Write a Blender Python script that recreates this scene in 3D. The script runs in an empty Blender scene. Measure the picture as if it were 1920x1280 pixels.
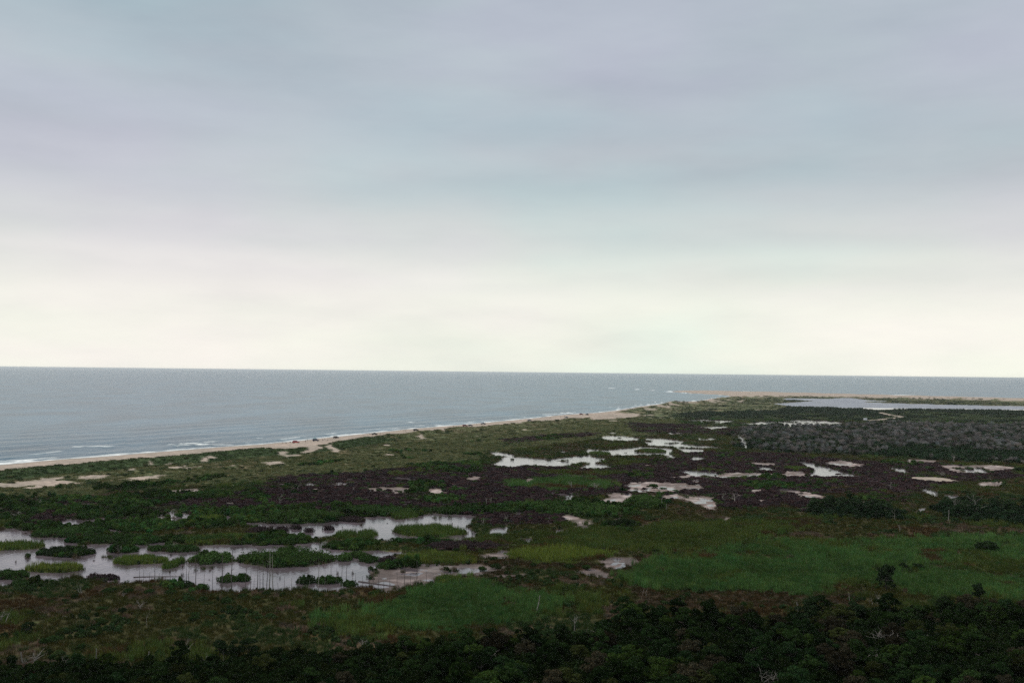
import bpy, bmesh, math, random
import numpy as np
from mathutils import Vector, Matrix

random.seed(7)
rng = np.random.default_rng(11)
sc = bpy.context.scene
col = sc.collection

# ------------------------------------------------------------------ camera, sky, sun, exposure
H, F = 50.0, 1867.0                      # eye height (lighthouse gallery), focal length in photo pixels (1920 wide)
PITCH, ROLL = math.atan(57.5 / F), math.atan(21 / 1920)
cam_d = bpy.data.cameras.new('camera')
cam_d.sensor_width = 36.0
cam_d.lens = 36.0 * F / 1920
cam_d.clip_start, cam_d.clip_end = 1.0, 200000
cam = bpy.data.objects.new('camera', cam_d)
col.objects.link(cam)
fwd = Vector((0, math.cos(PITCH), math.sin(PITCH)))
up0 = Vector((0, -math.sin(PITCH), math.cos(PITCH)))
rt0 = Vector((1, 0, 0))
RT = rt0 * math.cos(ROLL) + up0 * math.sin(ROLL)
UP = up0 * math.cos(ROLL) - rt0 * math.sin(ROLL)
cam.matrix_world = Matrix(((RT.x, UP.x, -fwd.x, 0), (RT.y, UP.y, -fwd.y, 0), (RT.z, UP.z, -fwd.z, H), (0, 0, 0, 1)))
sc.camera = cam
sc.render.resolution_x, sc.render.resolution_y = 1024, 682

SUN_EL, SUN_AZ = math.radians(58), math.radians(-50)     # soft sun behind cloud, ahead and to the left
world = bpy.data.worlds.new('World')
sc.world = world
world.use_nodes = True
wt = world.node_tree
wt.nodes.clear()
def WN(t, **k):
    n = wt.nodes.new(t)
    for a, b in k.items():
        setattr(n, a, b)
    return n
def ramp(node, stops):
    cr = node.color_ramp
    while len(cr.elements) > 1:
        cr.elements.remove(cr.elements[-1])
    cr.elements[0].position, cr.elements[0].color = stops[0][0], (*stops[0][1], 1)
    for p, c in stops[1:]:
        e = cr.elements.new(p)
        e.color = (*c, 1)
wl = wt.links.new
tc = WN('ShaderNodeTexCoord')
sep = WN('ShaderNodeSeparateXYZ')
wl(tc.outputs['Generated'], sep.inputs[0])
mp1 = WN('ShaderNodeMapping'); mp1.inputs['Scale'].default_value = (3.4, 3.4, 13.0); mp1.inputs['Rotation'].default_value = (.05, .10, 0)
wl(tc.outputs['Generated'], mp1.inputs[0])
n1 = WN('ShaderNodeTexNoise'); n1.inputs['Scale'].default_value = 1.0; n1.inputs['Detail'].default_value = 6; n1.inputs['Roughness'].default_value = 0.5
wl(mp1.outputs[0], n1.inputs['Vector'])
mp2 = WN('ShaderNodeMapping'); mp2.inputs['Scale'].default_value = (1.6, 1.6, 6.0); mp2.inputs['Location'].default_value = (3.1, 0.4, 1.7)
wl(tc.outputs['Generated'], mp2.inputs[0])
n2 = WN('ShaderNodeTexNoise'); n2.inputs['Scale'].default_value = 1.3; n2.inputs['Detail'].default_value = 3
wl(mp2.outputs[0], n2.inputs['Vector'])
zz = WN('ShaderNodeMath', operation='MULTIPLY_ADD')       # elevation, made wavy by the cloud noise
zsub = WN('ShaderNodeMath', operation='SUBTRACT'); zsub.inputs[1].default_value = 0.5
wl(n1.outputs[0], zsub.inputs[0])
wl(zsub.outputs[0], zz.inputs[0]); zz.inputs[1].default_value = 0.07
wl(sep.outputs['Z'], zz.inputs[2])
r1 = WN('ShaderNodeValToRGB'); r1.color_ramp.interpolation = 'EASE'
ramp(r1, [(0.0, (.95, .96, .85)), (.065, (.92, .93, .83)), (.10, (.81, .825, .765)), (.14, (.65, .675, .665)), (.19, (.53, .57, .60)),
          (.25, (.47, .52, .57)), (.36, (.45, .515, .555)), (.62, (.60, .64, .66)), (1.0, (.66, .69, .71))])
wl(zz.outputs[0], r1.inputs[0])
r2 = WN('ShaderNodeValToRGB')                              # cloud streaks: lighter, darker
ramp(r2, [(.28, (.87, .88, .90)), (.5, (1.0, 1.0, 1.0)), (.72, (1.10, 1.095, 1.07))])
wl(n1.outputs[0], r2.inputs[0])
r3 = WN('ShaderNodeValToRGB')                              # broad tint: teal grey to lavender grey
ramp(r3, [(.34, (.93, 1.035, 1.03)), (.5, (.99, 1.0, 1.005)), (.66, (1.03, .98, 1.04))])
wl(n2.outputs[0], r3.inputs[0])
mp3 = WN('ShaderNodeMapping'); mp3.inputs['Scale'].default_value = (8.0, 8.0, 34.0); mp3.inputs['Rotation'].default_value = (.03, -.06, 0)
wl(tc.outputs['Generated'], mp3.inputs[0])
n3 = WN('ShaderNodeTexNoise'); n3.inputs['Scale'].default_value = 1.0; n3.inputs['Detail'].default_value = 7; n3.inputs['Roughness'].default_value = .6
wl(mp3.outputs[0], n3.inputs['Vector'])
r4 = WN('ShaderNodeValToRGB')
ramp(r4, [(.28, (.965, .967, .972)), (.5, (1, 1, 1)), (.72, (1.025, 1.025, 1.02))])
wl(n3.outputs[0], r4.inputs[0])
m0 = WN('ShaderNodeMix', data_type='RGBA', blend_type='MULTIPLY'); m0.inputs['Factor'].default_value = 1
wl(r2.outputs[0], m0.inputs[6]); wl(r4.outputs[0], m0.inputs[7])
m1 = WN('ShaderNodeMix', data_type='RGBA', blend_type='MULTIPLY'); m1.inputs['Factor'].default_value = 1
m2 = WN('ShaderNodeMix', data_type='RGBA', blend_type='MULTIPLY'); m2.inputs['Factor'].default_value = 1
wl(r1.outputs[0], m1.inputs[6]); wl(m0.outputs[2], m1.inputs[7])
wl(m1.outputs[2], m2.inputs[6]); wl(r3.outputs[0], m2.inputs[7])
sky = WN('ShaderNodeTexSky'); sky.sky_type = 'NISHITA'; sky.sun_disc = False
sky.sun_elevation = SUN_EL; sky.sun_rotation = SUN_AZ; sky.dust_density = 4.0; sky.air_density = 1.0
bg_sky = WN('ShaderNodeBackground'); bg_sky.inputs['Strength'].default_value = 0.07
wl(sky.outputs[0], bg_sky.inputs[0])
bg_cloud = WN('ShaderNodeBackground'); bg_cloud.inputs['Strength'].default_value = 0.73
wl(m2.outputs[2], bg_cloud.inputs[0])
mixb = WN('ShaderNodeMixShader'); mixb.inputs[0].default_value = 0.90          # 90 % cloud cover over the clear sky
wl(bg_sky.outputs[0], mixb.inputs[1]); wl(bg_cloud.outputs[0], mixb.inputs[2])
wo = WN('ShaderNodeOutputWorld')
wl(mixb.outputs[0], wo.inputs[0])

sun_d = bpy.data.lights.new('sun', 'SUN')
sun_d.energy, sun_d.angle, sun_d.color = 1.5, math.radians(22), (1.0, .96, .90)
sun = bpy.data.objects.new('sun', sun_d)
col.objects.link(sun)
sdir = Vector((math.sin(SUN_AZ) * math.cos(SUN_EL), math.cos(SUN_AZ) * math.cos(SUN_EL), math.sin(SUN_EL)))
sun.rotation_euler = (-sdir).to_track_quat('-Z', 'Y').to_euler()
sun.location = (0, 0, 120)

vs = sc.view_settings
vs.view_transform, vs.look, vs.exposure, vs.gamma, vs.use_curve_mapping = 'Standard', 'None', 0.5, 1.0, False
sc.render.engine = 'CYCLES'
cy = sc.cycles
cy.max_bounces, cy.diffuse_bounces, cy.glossy_bounces, cy.transmission_bounces, cy.volume_bounces = 6, 2, 2, 2, 3
cy.use_denoising = False
cy.sample_clamp_indirect = 4

# ------------------------------------------------------------------ pixel -> place, noise, polygons
RTn, UPn, FWn = np.array(RT), np.array(UP), np.array(fwd)
def unproj(px, py, z=0.0):
    px, py = np.asarray(px, float), np.asarray(py, float)
    d = FWn + ((px - 960) / F)[..., None] * RTn + ((640 - py) / F)[..., None] * UPn
    t = (z - H) / d[..., 2]
    return d[..., 0] * t, d[..., 1] * t
def up1(px, py, z=0.0):
    x, y = unproj(np.array([px]), np.array([py]), z)
    return float(x[0]), float(y[0])
def pixscale(y):            # photo pixels per metre at depth y
    return F / y

def _hash(ix, iy, s):
    v = np.sin(ix * 127.1 + iy * 311.7 + s * 74.7) * 43758.5453
    return v - np.floor(v)
def vnoise(x, y, s=0):
    ix, iy = np.floor(x), np.floor(y)
    fx, fy = x - ix, y - iy
    fx, fy = fx * fx * (3 - 2 * fx), fy * fy * (3 - 2 * fy)
    a, b, c, d = _hash(ix, iy, s), _hash(ix + 1, iy, s), _hash(ix, iy + 1, s), _hash(ix + 1, iy + 1, s)
    return (a * (1 - fx) + b * fx) * (1 - fy) + (c * (1 - fx) + d * fx) * fy
def fbm(x, y, size, s=0, octs=3):
    v, a, t = 0, 1.0, 0
    for k in range(octs):
        ca, sa = math.cos(.6 + .9 * k), math.sin(.6 + .9 * k)          # turn each octave so that no lattice shows
        xr, yr = (x * ca - y * sa) / size * 2 ** k, (x * sa + y * ca) / size * 2 ** k
        v = v + a * vnoise(xr + 17.3 * k, yr - 9.1 * k, s + k)
        t += a
        a *= .55
    return v / t * 2 - 1          # about -1 .. 1

def sdist(x, y, P, closed=True):
    """distance to a polyline; positive inside when closed"""
    n = len(P)
    best = np.full(x.shape, 1e18)
    ins = np.zeros(x.shape, bool)
    for i in range(n if closed else n - 1):
        ax, ay = P[i]
        bx, by = P[(i + 1) % n]
        dx, dy = bx - ax, by - ay
        L = dx * dx + dy * dy + 1e-12
        t = np.clip(((x - ax) * dx + (y - ay) * dy) / L, 0, 1)
        best = np.minimum(best, (x - ax - t * dx) ** 2 + (y - ay - t * dy) ** 2)
        if closed:
            c = ((ay > y) != (by > y)) & (x < (bx - ax) * (y - ay) / (by - ay + 1e-15) + ax)
            ins ^= c
    best = np.sqrt(best)
    return np.where(ins, best, -best) if closed else best

def wpoly(pts, zlow=0.0):
    """traced outline -> ground outline; its near edge is taken behind a low hedge of height zlow"""
    a = np.array(pts, float)
    cy_ = (a[:, 1].min() + a[:, 1].max()) / 2
    x0, y0 = unproj(a[:, 0], a[:, 1], 0.0)
    x1, y1 = unproj(a[:, 0], a[:, 1], zlow)
    w = np.clip((a[:, 1] - cy_ + .6) / 1.2, 0, 1)
    return np.stack([x0 * (1 - w) + x1 * w, y0 * (1 - w) + y1 * w], 1)

# ------------------------------------------------------------------ land cover traced on the photograph
Mw, W, U, D, P, G, R, Y, B, FO, K, S, T, O = range(14)
# meadow, water, mud flat, dune grass, purple scrub, green scrub, blue-green reeds, yellow reeds, brown marsh,
# near forest, grey wood, sand, dark wood, olive reeds
SHORE = [(0, 871), (100, 862), (200, 854.5), (300, 846.5), (400, 839), (480, 833.5), (560, 826), (640, 817.5), (700, 811), (780, 803),
         (870, 795.5), (950, 788.5), (1020, 781.5), (1060, 777), (1120, 773.5), (1155, 769.5), (1200, 762), (1235, 757.5), (1265, 754.5),
         (1310, 751.5), (1335, 748.5), (1352, 745.5), (1372, 742.5), (1350, 740), (1300, 737.6), (1285, 736.2), (1262, 734.6), (1255, 733.4),
         (1280, 732), (1330, 732.2), (1400, 733.6), (1500, 735.8), (1600, 738.4), (1700, 741), (1800, 743.5), (1920, 746.5)]
sx, sy = unproj([p[0] for p in SHORE], [p[1] for p in SHORE], 0.0)
shore = [(-560, 20), (-430, 220)] + list(zip(sx, sy))
LAND = np.array(shore + [(2100, 2440), (3600, 2500), (3600, -60), (-560, -60)])
SHORE_LINE = np.array(shore + [(2100, 2440), (3600, 2500)])
CREST = [(0, 882), (90, 874), (170, 868), (240, 861.5), (350, 855), (400, 847.5), (480, 843), (550, 838), (600, 832), (640, 826.5), (700, 818), (780, 809),
         (850, 801.5), (900, 798.5), (960, 794.5), (1010, 789.5), (1060, 785.5), (1110, 781), (1150, 773.5), (1200, 764.5), (1235, 759.5), (1265, 753),
         (1310, 753.5), (1345, 747.5), (1380, 743.5), (1450, 741.5), (1520, 741), (1600, 742.5), (1700, 744.6), (1800, 746.6), (1920, 749.6)]
crx, cry = unproj([p[0] for p in CREST], [p[1] for p in CREST], 3.6)
CREST_LINE = np.array([(-590, 20), (-480, 190)] + list(zip(crx, cry)) + [(2100, 2400), (3600, 2460)])

ZONES = [   # broad cover, far to near (class, outline, edge wander in metres)
 (D, [(-400, 960), (0, 936), (150, 931), (300, 916), (420, 911), (560, 893), (680, 885), (800, 873), (880, 868), (950, 846), (1100, 826), (1200, 818), (1390, 800),
      (1440, 775), (1500, 765), (1460, 742), (1300, 735), (1150, 768), (900, 793), (500, 828), (0, 868), (-400, 905)], 6),
 (D, [(1440, 742), (1600, 741), (1920, 746), (2300, 752), (2300, 768), (1920, 762), (1700, 757), (1500, 752)], 6),
 (G, [(1260, 780), (1400, 776), (1500, 764), (1640, 769), (1920, 771), (2300, 775), (2300, 810), (1920, 800), (1640, 792), (1400, 800), (1290, 800)], 8),
 (T, [(1270, 778), (1330, 773), (1370, 778), (1320, 781)], 5), (T, [(1360, 774), (1460, 771), (1490, 777), (1400, 781)], 6),
 (T, [(1480, 764), (1560, 766), (1655, 772), (1650, 779), (1560, 777), (1480, 773)], 8), (T, [(1690, 769), (1800, 770), (1920, 772), (1920, 781), (1800, 776)], 9),
 (T, [(1820, 805), (1920, 795), (2050, 800), (2050, 815), (1920, 812), (1840, 812)], 6),
 (K, [(1380, 806), (1470, 799), (1640, 794), (1920, 800), (2300, 805), (2300, 875), (1920, 868), (1800, 866), (1680, 858), (1540, 852), (1440, 848), (1396, 838)], 20),
 (T, [(1660, 843), (1780, 846), (1920, 850), (2050, 856), (2050, 870), (1920, 866), (1760, 864), (1670, 856)], 6),
 (P, [(520, 896), (680, 887), (800, 878), (900, 872), (930, 877), (1150, 878), (1250, 862), (1290, 850), (1380, 850), (1480, 852), (1600, 866), (1720, 868),
      (1920, 880), (2200, 890), (2200, 905), (1920, 897), (1790, 905), (1740, 915), (1690, 940), (1560, 958), (1400, 962), (1350, 955), (1340, 930),
      (1100, 928), (1040, 942), (900, 955), (700, 952), (560, 952), (440, 940)], 6),
 (P, [(950, 825), (1040, 815), (1130, 812), (1110, 818), (1040, 824), (960, 832)], 4), (P, [(1180, 795), (1290, 796), (1390, 808), (1380, 816), (1200, 812)], 5),
 (G, [(-300, 955), (0, 938), (120, 936), (300, 930), (440, 925), (540, 915), (600, 925), (480, 940), (640, 950), (700, 958), (900, 955), (1050, 945), (1120, 945), (1200, 950),
      (1200, 970), (900, 975), (640, 985), (400, 990), (250, 1003), (0, 1000), (-300, 1020)], 4),
 (P, [(330, 942), (430, 938), (560, 940), (640, 944), (560, 953), (430, 958), (340, 952)], 3),
 (P, [(840, 962), (960, 960), (1070, 965), (1090, 978), (1000, 986), (900, 986), (880, 978)], 2.5),
 (G, [(770, 872), (900, 868), (900, 886), (800, 889)], 4), (R, [(960, 902), (1060, 898), (1145, 906), (1150, 917), (1050, 922), (955, 914)], 4),
 (G, [(1200, 940), (1240, 928), (1260, 940), (1240, 952), (1180, 950)], 2.5), (O, [(1000, 887), (1080, 884), (1180, 888), (1150, 894), (1020, 892)], 3),
 (O, [(1310, 889), (1400, 888), (1400, 900), (1320, 898)], 3), (G, [(1410, 906), (1500, 912), (1560, 909), (1500, 917), (1420, 914)], 3),
 (B, [(1540, 914), (1640, 913), (1620, 920), (1550, 920)], 3), (B, [(1480, 930), (1600, 928), (1690, 930), (1640, 940), (1500, 938)], 3),
 (B, [(1330, 950), (1420, 955), (1480, 945), (1500, 960), (1400, 972), (1300, 968)], 3), (B, [(1680, 935), (1780, 938), (1760, 955), (1690, 950)], 3),
 (Mw, [(1440, 975), (1540, 965), (1700, 962), (1920, 990), (2200, 1000), (2200, 1015), (1920, 1008), (1700, 1010), (1560, 1010), (1440, 1000)], 4),
 (T, [(1512, 962), (1560, 952), (1640, 956), (1690, 968), (1680, 975), (1600, 974), (1520, 971)], 2.5),
 (T, [(1745, 955), (1800, 952), (1920, 958), (2100, 965), (2100, 995), (1920, 986), (1830, 982), (1760, 966)], 3),
 (O, [(840, 1000), (940, 1004), (1060, 998), (1140, 990), (1300, 985), (1440, 978), (1560, 970), (1500, 995), (1420, 1015), (1330, 1032), (1230, 1038), (1130, 1030), (960, 1024), (860, 1020)], 3),
 (B, [(860, 1055), (960, 1050), (1120, 1060), (1200, 1045), (1240, 1036), (1330, 1036), (1260, 1046), (1150, 1090), (1240, 1110), (1640, 1112), (1640, 1135),
      (1200, 1150), (1060, 1190), (960, 1210), (850, 1215), (840, 1180), (1010, 1150), (1060, 1135), (990, 1108), (860, 1095), (820, 1080)], 2.5),
 (R, [(1155, 1092), (1200, 1072), (1240, 1050), (1330, 1044), (1500, 1048), (1600, 1066), (1640, 1078), (1650, 1102), (1500, 1114), (1300, 1112), (1210, 1104)], 4),
 (R, [(1330, 1040), (1420, 1022), (1560, 1018), (1700, 1016), (1850, 1010), (1920, 1014), (2150, 1022), (2150, 1055), (1920, 1050), (1790, 1056), (1720, 1070), (1620, 1066), (1500, 1044)], 4),
 (O, [(1740, 1062), (1800, 1052), (1920, 1052), (2150, 1056), (2150, 1100), (1920, 1085), (1800, 1072)], 2),
 (R, [(1670, 1085), (1740, 1074), (1800, 1074), (1920, 1088), (2150, 1100), (2150, 1140), (1920, 1135), (1800, 1125), (1680, 1114)], 4),
 (R, [(600, 1168), (690, 1140), (790, 1116), (880, 1102), (965, 1108), (1010, 1124), (1055, 1138), (1035, 1154), (900, 1172), (800, 1194), (660, 1192), (590, 1185)], 4),
 (FO, [(-200, 1272), (0, 1264), (120, 1262), (300, 1262), (400, 1246), (480, 1240), (640, 1232), (760, 1224), (900, 1222), (990, 1214), (1110, 1208), (1150, 1186), (1185, 1168),
       (1300, 1168), (1400, 1178), (1500, 1168), (1700, 1156), (1920, 1150), (2150, 1150), (2600, 2400), (-800, 2400)], 1.5),
]
WATER = [
 (U, [(1250, 893), (1300, 889), (1380, 889.5), (1440, 890), (1440, 892), (1370, 893), (1300, 894)], 1.2, 1.2), (U, [(1405, 868), (1455, 869), (1455, 872), (1410, 871)], 1, .9),
 (B, [(1570, 911), (1615, 910), (1612, 916), (1575, 916)], 1.5, 1), (B, [(1545, 924), (1612, 923), (1610, 930), (1560, 931)], 1.5, 1), (B, [(1658, 925), (1702, 925), (1700, 931), (1660, 932)], 1.5, 1),
 (U, [(1402, 918.5), (1428, 919), (1428, 922.5), (1405, 922.5)], 1, 1.2), (U, [(1316, 945), (1344, 944), (1342, 953), (1318, 954)], 1, 1), (U, [(1605, 942.5), (1640, 942), (1638, 947), (1610, 948)], 1, 1),
 (B, [(1262, 958), (1306, 958), (1300, 966), (1265, 966)], 1.2, .5), (U, [(1355, 973), (1368, 972), (1366, 978), (1357, 978)], .5, .5), (U, [(1046, 968), (1085, 970), (1100, 982), (1088, 986), (1060, 974)], 1, .8),
 (U, [(800, 918), (840, 917), (838, 921), (805, 921)], 1, 1.2), (U, [(980, 898), (1000, 897), (1000, 901), (982, 901)], .8, 1.2), (U, [(870, 896), (905, 894), (903, 898), (875, 899)], .8, 1.2),
 (U, [(1700, 862.5), (1760, 864), (1758, 866.5), (1705, 866)], 1, .9), (U, [(1830, 906), (1880, 905), (1876, 909), (1835, 909)], 1, 1.2), (U, [(1560, 838), (1610, 837), (1606, 841), (1566, 841)], 1, .9),   # ponds (and their wandering), painted over the cover
 (W, [(1453, 757), (1490, 754.5), (1530, 752), (1465, 749), (1475, 746.6), (1560, 747.5), (1590, 745.3), (1625, 750), (1668, 752.6), (1600, 753), (1660, 755.5), (1740, 758), (1820, 760),
      (1920, 761.5), (2150, 764), (2150, 773), (1920, 770.5), (1800, 769.5), (1720, 768), (1640, 768.5), (1600, 766.5), (1540, 764.5), (1490, 763)], 2, 0),
 (W, [(1125, 819), (1140, 817), (1170, 818), (1200, 821), (1200, 825), (1150, 824.4), (1130, 822.6)], 1.6, 1.0),
 (W, [(1203, 821.5), (1250, 823), (1285, 826), (1280, 829), (1225, 827)], 1.6, 1.0),
 (W, [(1205, 828), (1260, 830), (1300, 833.5), (1350, 836), (1352, 839), (1290, 838), (1215, 834)], 1.6, 1.0),
 (W, [(914, 849), (930, 848), (963, 851), (963, 854), (930, 853)], 1.2, 1.0),
 (W, [(922, 868), (937, 863), (945, 857), (987, 858), (1033, 861), (1073, 857), (1100, 855), (1143, 862), (1120, 866), (1083, 866), (1060, 872), (1027, 873), (987, 870), (955, 874), (935, 871)], 1.6, 1.0),
 (W, [(1085, 873), (1110, 869), (1130, 871), (1148, 874), (1130, 877), (1100, 876)], 1.2, 1.0),
 (W, [(1042, 845), (1055, 843), (1067, 846), (1055, 848.5)], 1.2, 1.0),
 (W, [(1095, 843), (1103, 852), (1150, 853), (1200, 852), (1240, 851), (1250, 857), (1272, 857), (1258, 849), (1265, 842), (1240, 840), (1200, 838), (1170, 841), (1140, 845), (1110, 842)], 1.6, 1.0),
 (W, [(1266, 840), (1327, 843), (1320, 846.5), (1280, 846)], 1.6, 1.0), (W, [(1290, 860), (1300, 856), (1327, 859), (1310, 863)], 1.6, 1.0),
 (W, [(1263, 884), (1300, 883), (1348, 886), (1345, 889.5), (1300, 889.5)], 1.6, 1.0), (U, [(1360, 887.5), (1400, 888), (1470, 889), (1440, 892), (1365, 891.5)], 1.6, 1.0),
 (W, [(1417, 875.5), (1440, 876), (1460, 879), (1455, 882), (1425, 880)], 1.2, 1.0), (W, [(1248, 811), (1283, 812), (1283, 814.5), (1255, 814)], 1.6, 1.0),
 (W, [(1277, 788), (1320, 787), (1387, 789), (1345, 792)], 1.6, 1.8), (W, [(1372, 793), (1430, 791), (1500, 788), (1560, 790), (1614, 794), (1560, 798), (1500, 797), (1430, 795)], 2, 1.8),
 (W, [(1307, 801), (1360, 799), (1369, 801.5), (1335, 804)], 1.6, 1.0), (W, [(1475, 801), (1485, 800), (1485, 802.5), (1475, 803)], .9, 1.0), (W, [(1140, 810), (1157, 809.5), (1157, 812), (1142, 812)], 1.2, 1.0),
 (W, [(1305, 822), (1340, 821), (1340, 824), (1310, 824)], 1.2, 1.0),
 (W, [(1380, 813.5), (1388, 813.5), (1396, 825), (1405, 838), (1397, 838.5), (1389, 828)], .6, 1.2),
 (U, [(1165, 912), (1190, 907), (1223, 904.5), (1290, 908), (1322, 914), (1262, 919), (1220, 923), (1188, 923)], 2.2, 1.0),
 (U, [(1293, 904), (1318, 897), (1310, 905), (1322, 913), (1305, 914)], 1, .4),
 (U, [(1122, 937), (1150, 925), (1187, 925), (1183, 941), (1135, 942)], 2.2, 1.0), (U, [(1207, 933), (1270, 928), (1345, 934), (1342, 952), (1326, 946), (1270, 939)], 2.2, 1.0),
 (W, [(1048, 941), (1062, 931), (1082, 924), (1076, 932), (1060, 941)], .8, 1.2), (W, [(955, 969), (968, 962), (987, 963), (976, 968), (962, 972)], 1, .5),
 (U, [(1050, 972), (1062, 968), (1080, 974), (1112, 977), (1108, 990), (1090, 991), (1080, 981)], 1.5, 1.1),
 (W, [(1031, 998), (1063, 992), (1063, 996), (1045, 1000)], .8, .5), (W, [(1143, 976.5), (1160, 971), (1165, 961), (1168, 970), (1158, 978)], .6, .4),
 (W, [(1190, 988), (1222, 982), (1222, 986), (1200, 990)], .8, .5), (W, [(913, 1000), (925, 992), (955, 988), (957, 999), (925, 1003)], 1, .5),
 (U, [(880, 1042), (925, 1038), (953, 1028), (956, 1046), (925, 1048)], 1, .3), (W, [(1000, 1010), (990, 1011), (975, 1012), (985, 1016), (998, 1015)], .6, .4),
 (U, [(1125, 1056), (1150, 1047), (1190, 1048), (1198, 1060), (1160, 1069), (1130, 1067)], 1.2, 0), (U, [(1078, 1076), (1105, 1067), (1149, 1079), (1142, 1086), (1110, 1083)], 1.0, 0),
 (U, [(915, 1086), (940, 1081), (995, 1078), (990, 1081), (945, 1085)], .6, 0),
 (W, [(1490, 866.5), (1520, 868), (1560, 879), (1608, 889), (1610, 892.5), (1570, 891), (1535, 893), (1513, 890), (1528, 880), (1500, 871)], 1.6, 1.0),
 (U, [(1455, 890), (1475, 884), (1510, 886), (1515, 893), (1470, 894)], 1.6, 1.0), (U, [(1540, 868), (1580, 864.5), (1627, 871), (1600, 874), (1560, 872)], 1.6, 1.0),
 (W, [(1667, 877), (1695, 878.5), (1702, 882.5), (1680, 882.5)], 1.2, 1.0), (W, [(1694, 886), (1705, 885.5), (1703, 889), (1695, 889)], .9, 1.0),
 (U, [(1750, 873.5), (1800, 874), (1860, 873), (1918, 879), (1840, 886), (1790, 884)], 2, 1.0), (W, [(1795, 879), (1840, 879), (1852, 883), (1820, 885)], 1.6, 1.0),
 (S, [(1704, 895.5), (1760, 897), (1802, 900), (1760, 902), (1710, 899.5)], 1.2, .9),
 (U, [(1403, 919.5), (1427, 918), (1425, 922), (1407, 922.5)], .9, .9), (U, [(1471, 922.5), (1510, 922.5), (1547, 930), (1545, 933.5), (1500, 930)], 1.2, .9),
 (W, [(1725, 917.5), (1735, 916), (1758, 922), (1758, 928.5), (1740, 924)], .8, 1.2), (W, [(1768, 928), (1800, 931), (1829, 941), (1812, 939), (1770, 931.5)], .8, 1.2),
 (W, [(1707, 958.5), (1737, 952), (1727, 959)], 1, .5), (U, [(1618, 944), (1642, 940.5), (1640, 946), (1622, 948)], 1, .5),
 (U, [(680, 916), (720, 914.5), (765, 915), (782, 919), (750, 922), (690, 921)], 1.2, .9), (W, [(518, 908), (545, 907), (562, 909), (540, 911.5)], .9, .9), (W, [(565, 907.5), (590, 905), (590, 910), (568, 911)], .9, .9),
 (W, [(621, 904), (650, 906), (650, 910), (625, 909)], .9, .9), (U, [(300, 921), (370, 918), (380, 922), (320, 924)], 1, .5),
 # left pond system
 (W, [(-200, 1010), (-60, 1000), (0, 996), (36, 993), (62, 996), (80, 1005), (130, 1011), (135, 1019), (180, 1021), (240, 1021), (300, 1022), (345, 1027), (400, 1022), (455, 1016), (500, 1022),
      (545, 1024), (575, 1018), (604, 1017), (618, 1014), (640, 1032), (700, 1033), (760, 1037), (790, 1050), (840, 1057), (868, 1072), (850, 1083), (822, 1084), (808, 1097), (760, 1106), (721, 1112), (692, 1103),
      (640, 1108), (581, 1108), (531, 1108), (425, 1110), (375, 1107), (360, 1101), (312, 1094), (245, 1094), (225, 1097), (205, 1094), (140, 1082), (100, 1092), (85, 1090), (45, 1086), (30, 1096), (15, 1101),
      (0, 1102), (-200, 1120)], 1.5, 0),
 (U, [(690, 1068), (760, 1062), (850, 1060), (900, 1062), (960, 1068), (880, 1080), (830, 1086), (808, 1098), (760, 1107), (715, 1112), (690, 1092)], 1.5, 0),
 (W, [(411, 962), (420, 966), (433, 973), (440, 980), (480, 982), (550, 983), (600, 982), (640, 979), (680, 971), (715, 970), (740, 971), (780, 973), (791, 966), (831, 964), (860, 965), (895, 970), (884, 980), (880, 992), (896, 999),
      (893, 1009), (837, 1017), (790, 1016), (738, 1018), (700, 1012), (640, 1006), (590, 1008), (580, 1012), (545, 1003), (505, 1000), (480, 989), (430, 984), (410, 968)], 1.2, .2),
 (W, [(262, 982), (285, 973), (300, 965), (328, 962), (360, 966), (358, 978), (330, 982), (290, 984)], 1, .3), (W, [(100, 981), (130, 975), (160, 977), (198, 971), (200, 983), (160, 985), (110, 985)], 1, .3),
 (W, [(185, 995), (205, 986), (230, 993), (228, 1000), (195, 999)], .8, .3), (W, [(310, 955), (337, 953.5), (335, 960), (312, 960)], .8, .3), (W, [(383, 950), (396, 950), (396, 955), (385, 955)], .6, .3),
 (W, [(225, 1013), (260, 1015), (300, 1012), (330, 1018), (300, 1026), (260, 1030), (225, 1026)], 1, 0), (W, [(150, 945), (190, 944), (188, 948.5), (155, 948.5)], .8, .5), (U, [(420, 945), (440, 942), (442, 947), (425, 948)], .6, .4),
]
SANDS = [   # bare sand between the dune grass
 [(-120, 925), (5, 911), (35, 905), (65, 903), (75, 899), (130, 897), (110, 903), (165, 906), (120, 914), (60, 921), (30, 923), (50, 916), (0, 917)],
 [(140, 900), (170, 896), (207, 892), (207, 898), (170, 902)], [(225, 900), (260, 895), (300, 892.5), (318, 893), (300, 899), (260, 904)], [(298, 881), (330, 877), (362, 874), (335, 883)],
 [(488, 869), (510, 865.5), (540, 870), (510, 874)], [(604, 844), (618, 839), (630, 844), (652, 848), (632, 851)], [(425, 878), (445, 874), (440, 881)], [(340, 880), (375, 876), (350, 884)], [(780, 822), (795, 819), (800, 825), (785, 828)],
 [(715, 854), (730, 851), (735, 856), (720, 857)], [(1105, 786), (1150, 779), (1200, 776), (1196, 782), (1140, 788), (1110, 790)], [(1205, 780), (1222, 777), (1222, 782)], [(1310, 752), (1335, 753), (1352, 757), (1320, 756)],
 [(1383, 753), (1393, 749), (1396, 752), (1388, 756)], [(1412, 768), (1436, 769), (1430, 772)]]
TRACKS = [[(1648, 773), (1668, 778), (1697, 781.5), (1665, 785), (1640, 787.5), (1628, 788)], [(1640, 788), (1700, 790), (1780, 793), (1830, 797), (1885, 801)]]

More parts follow.
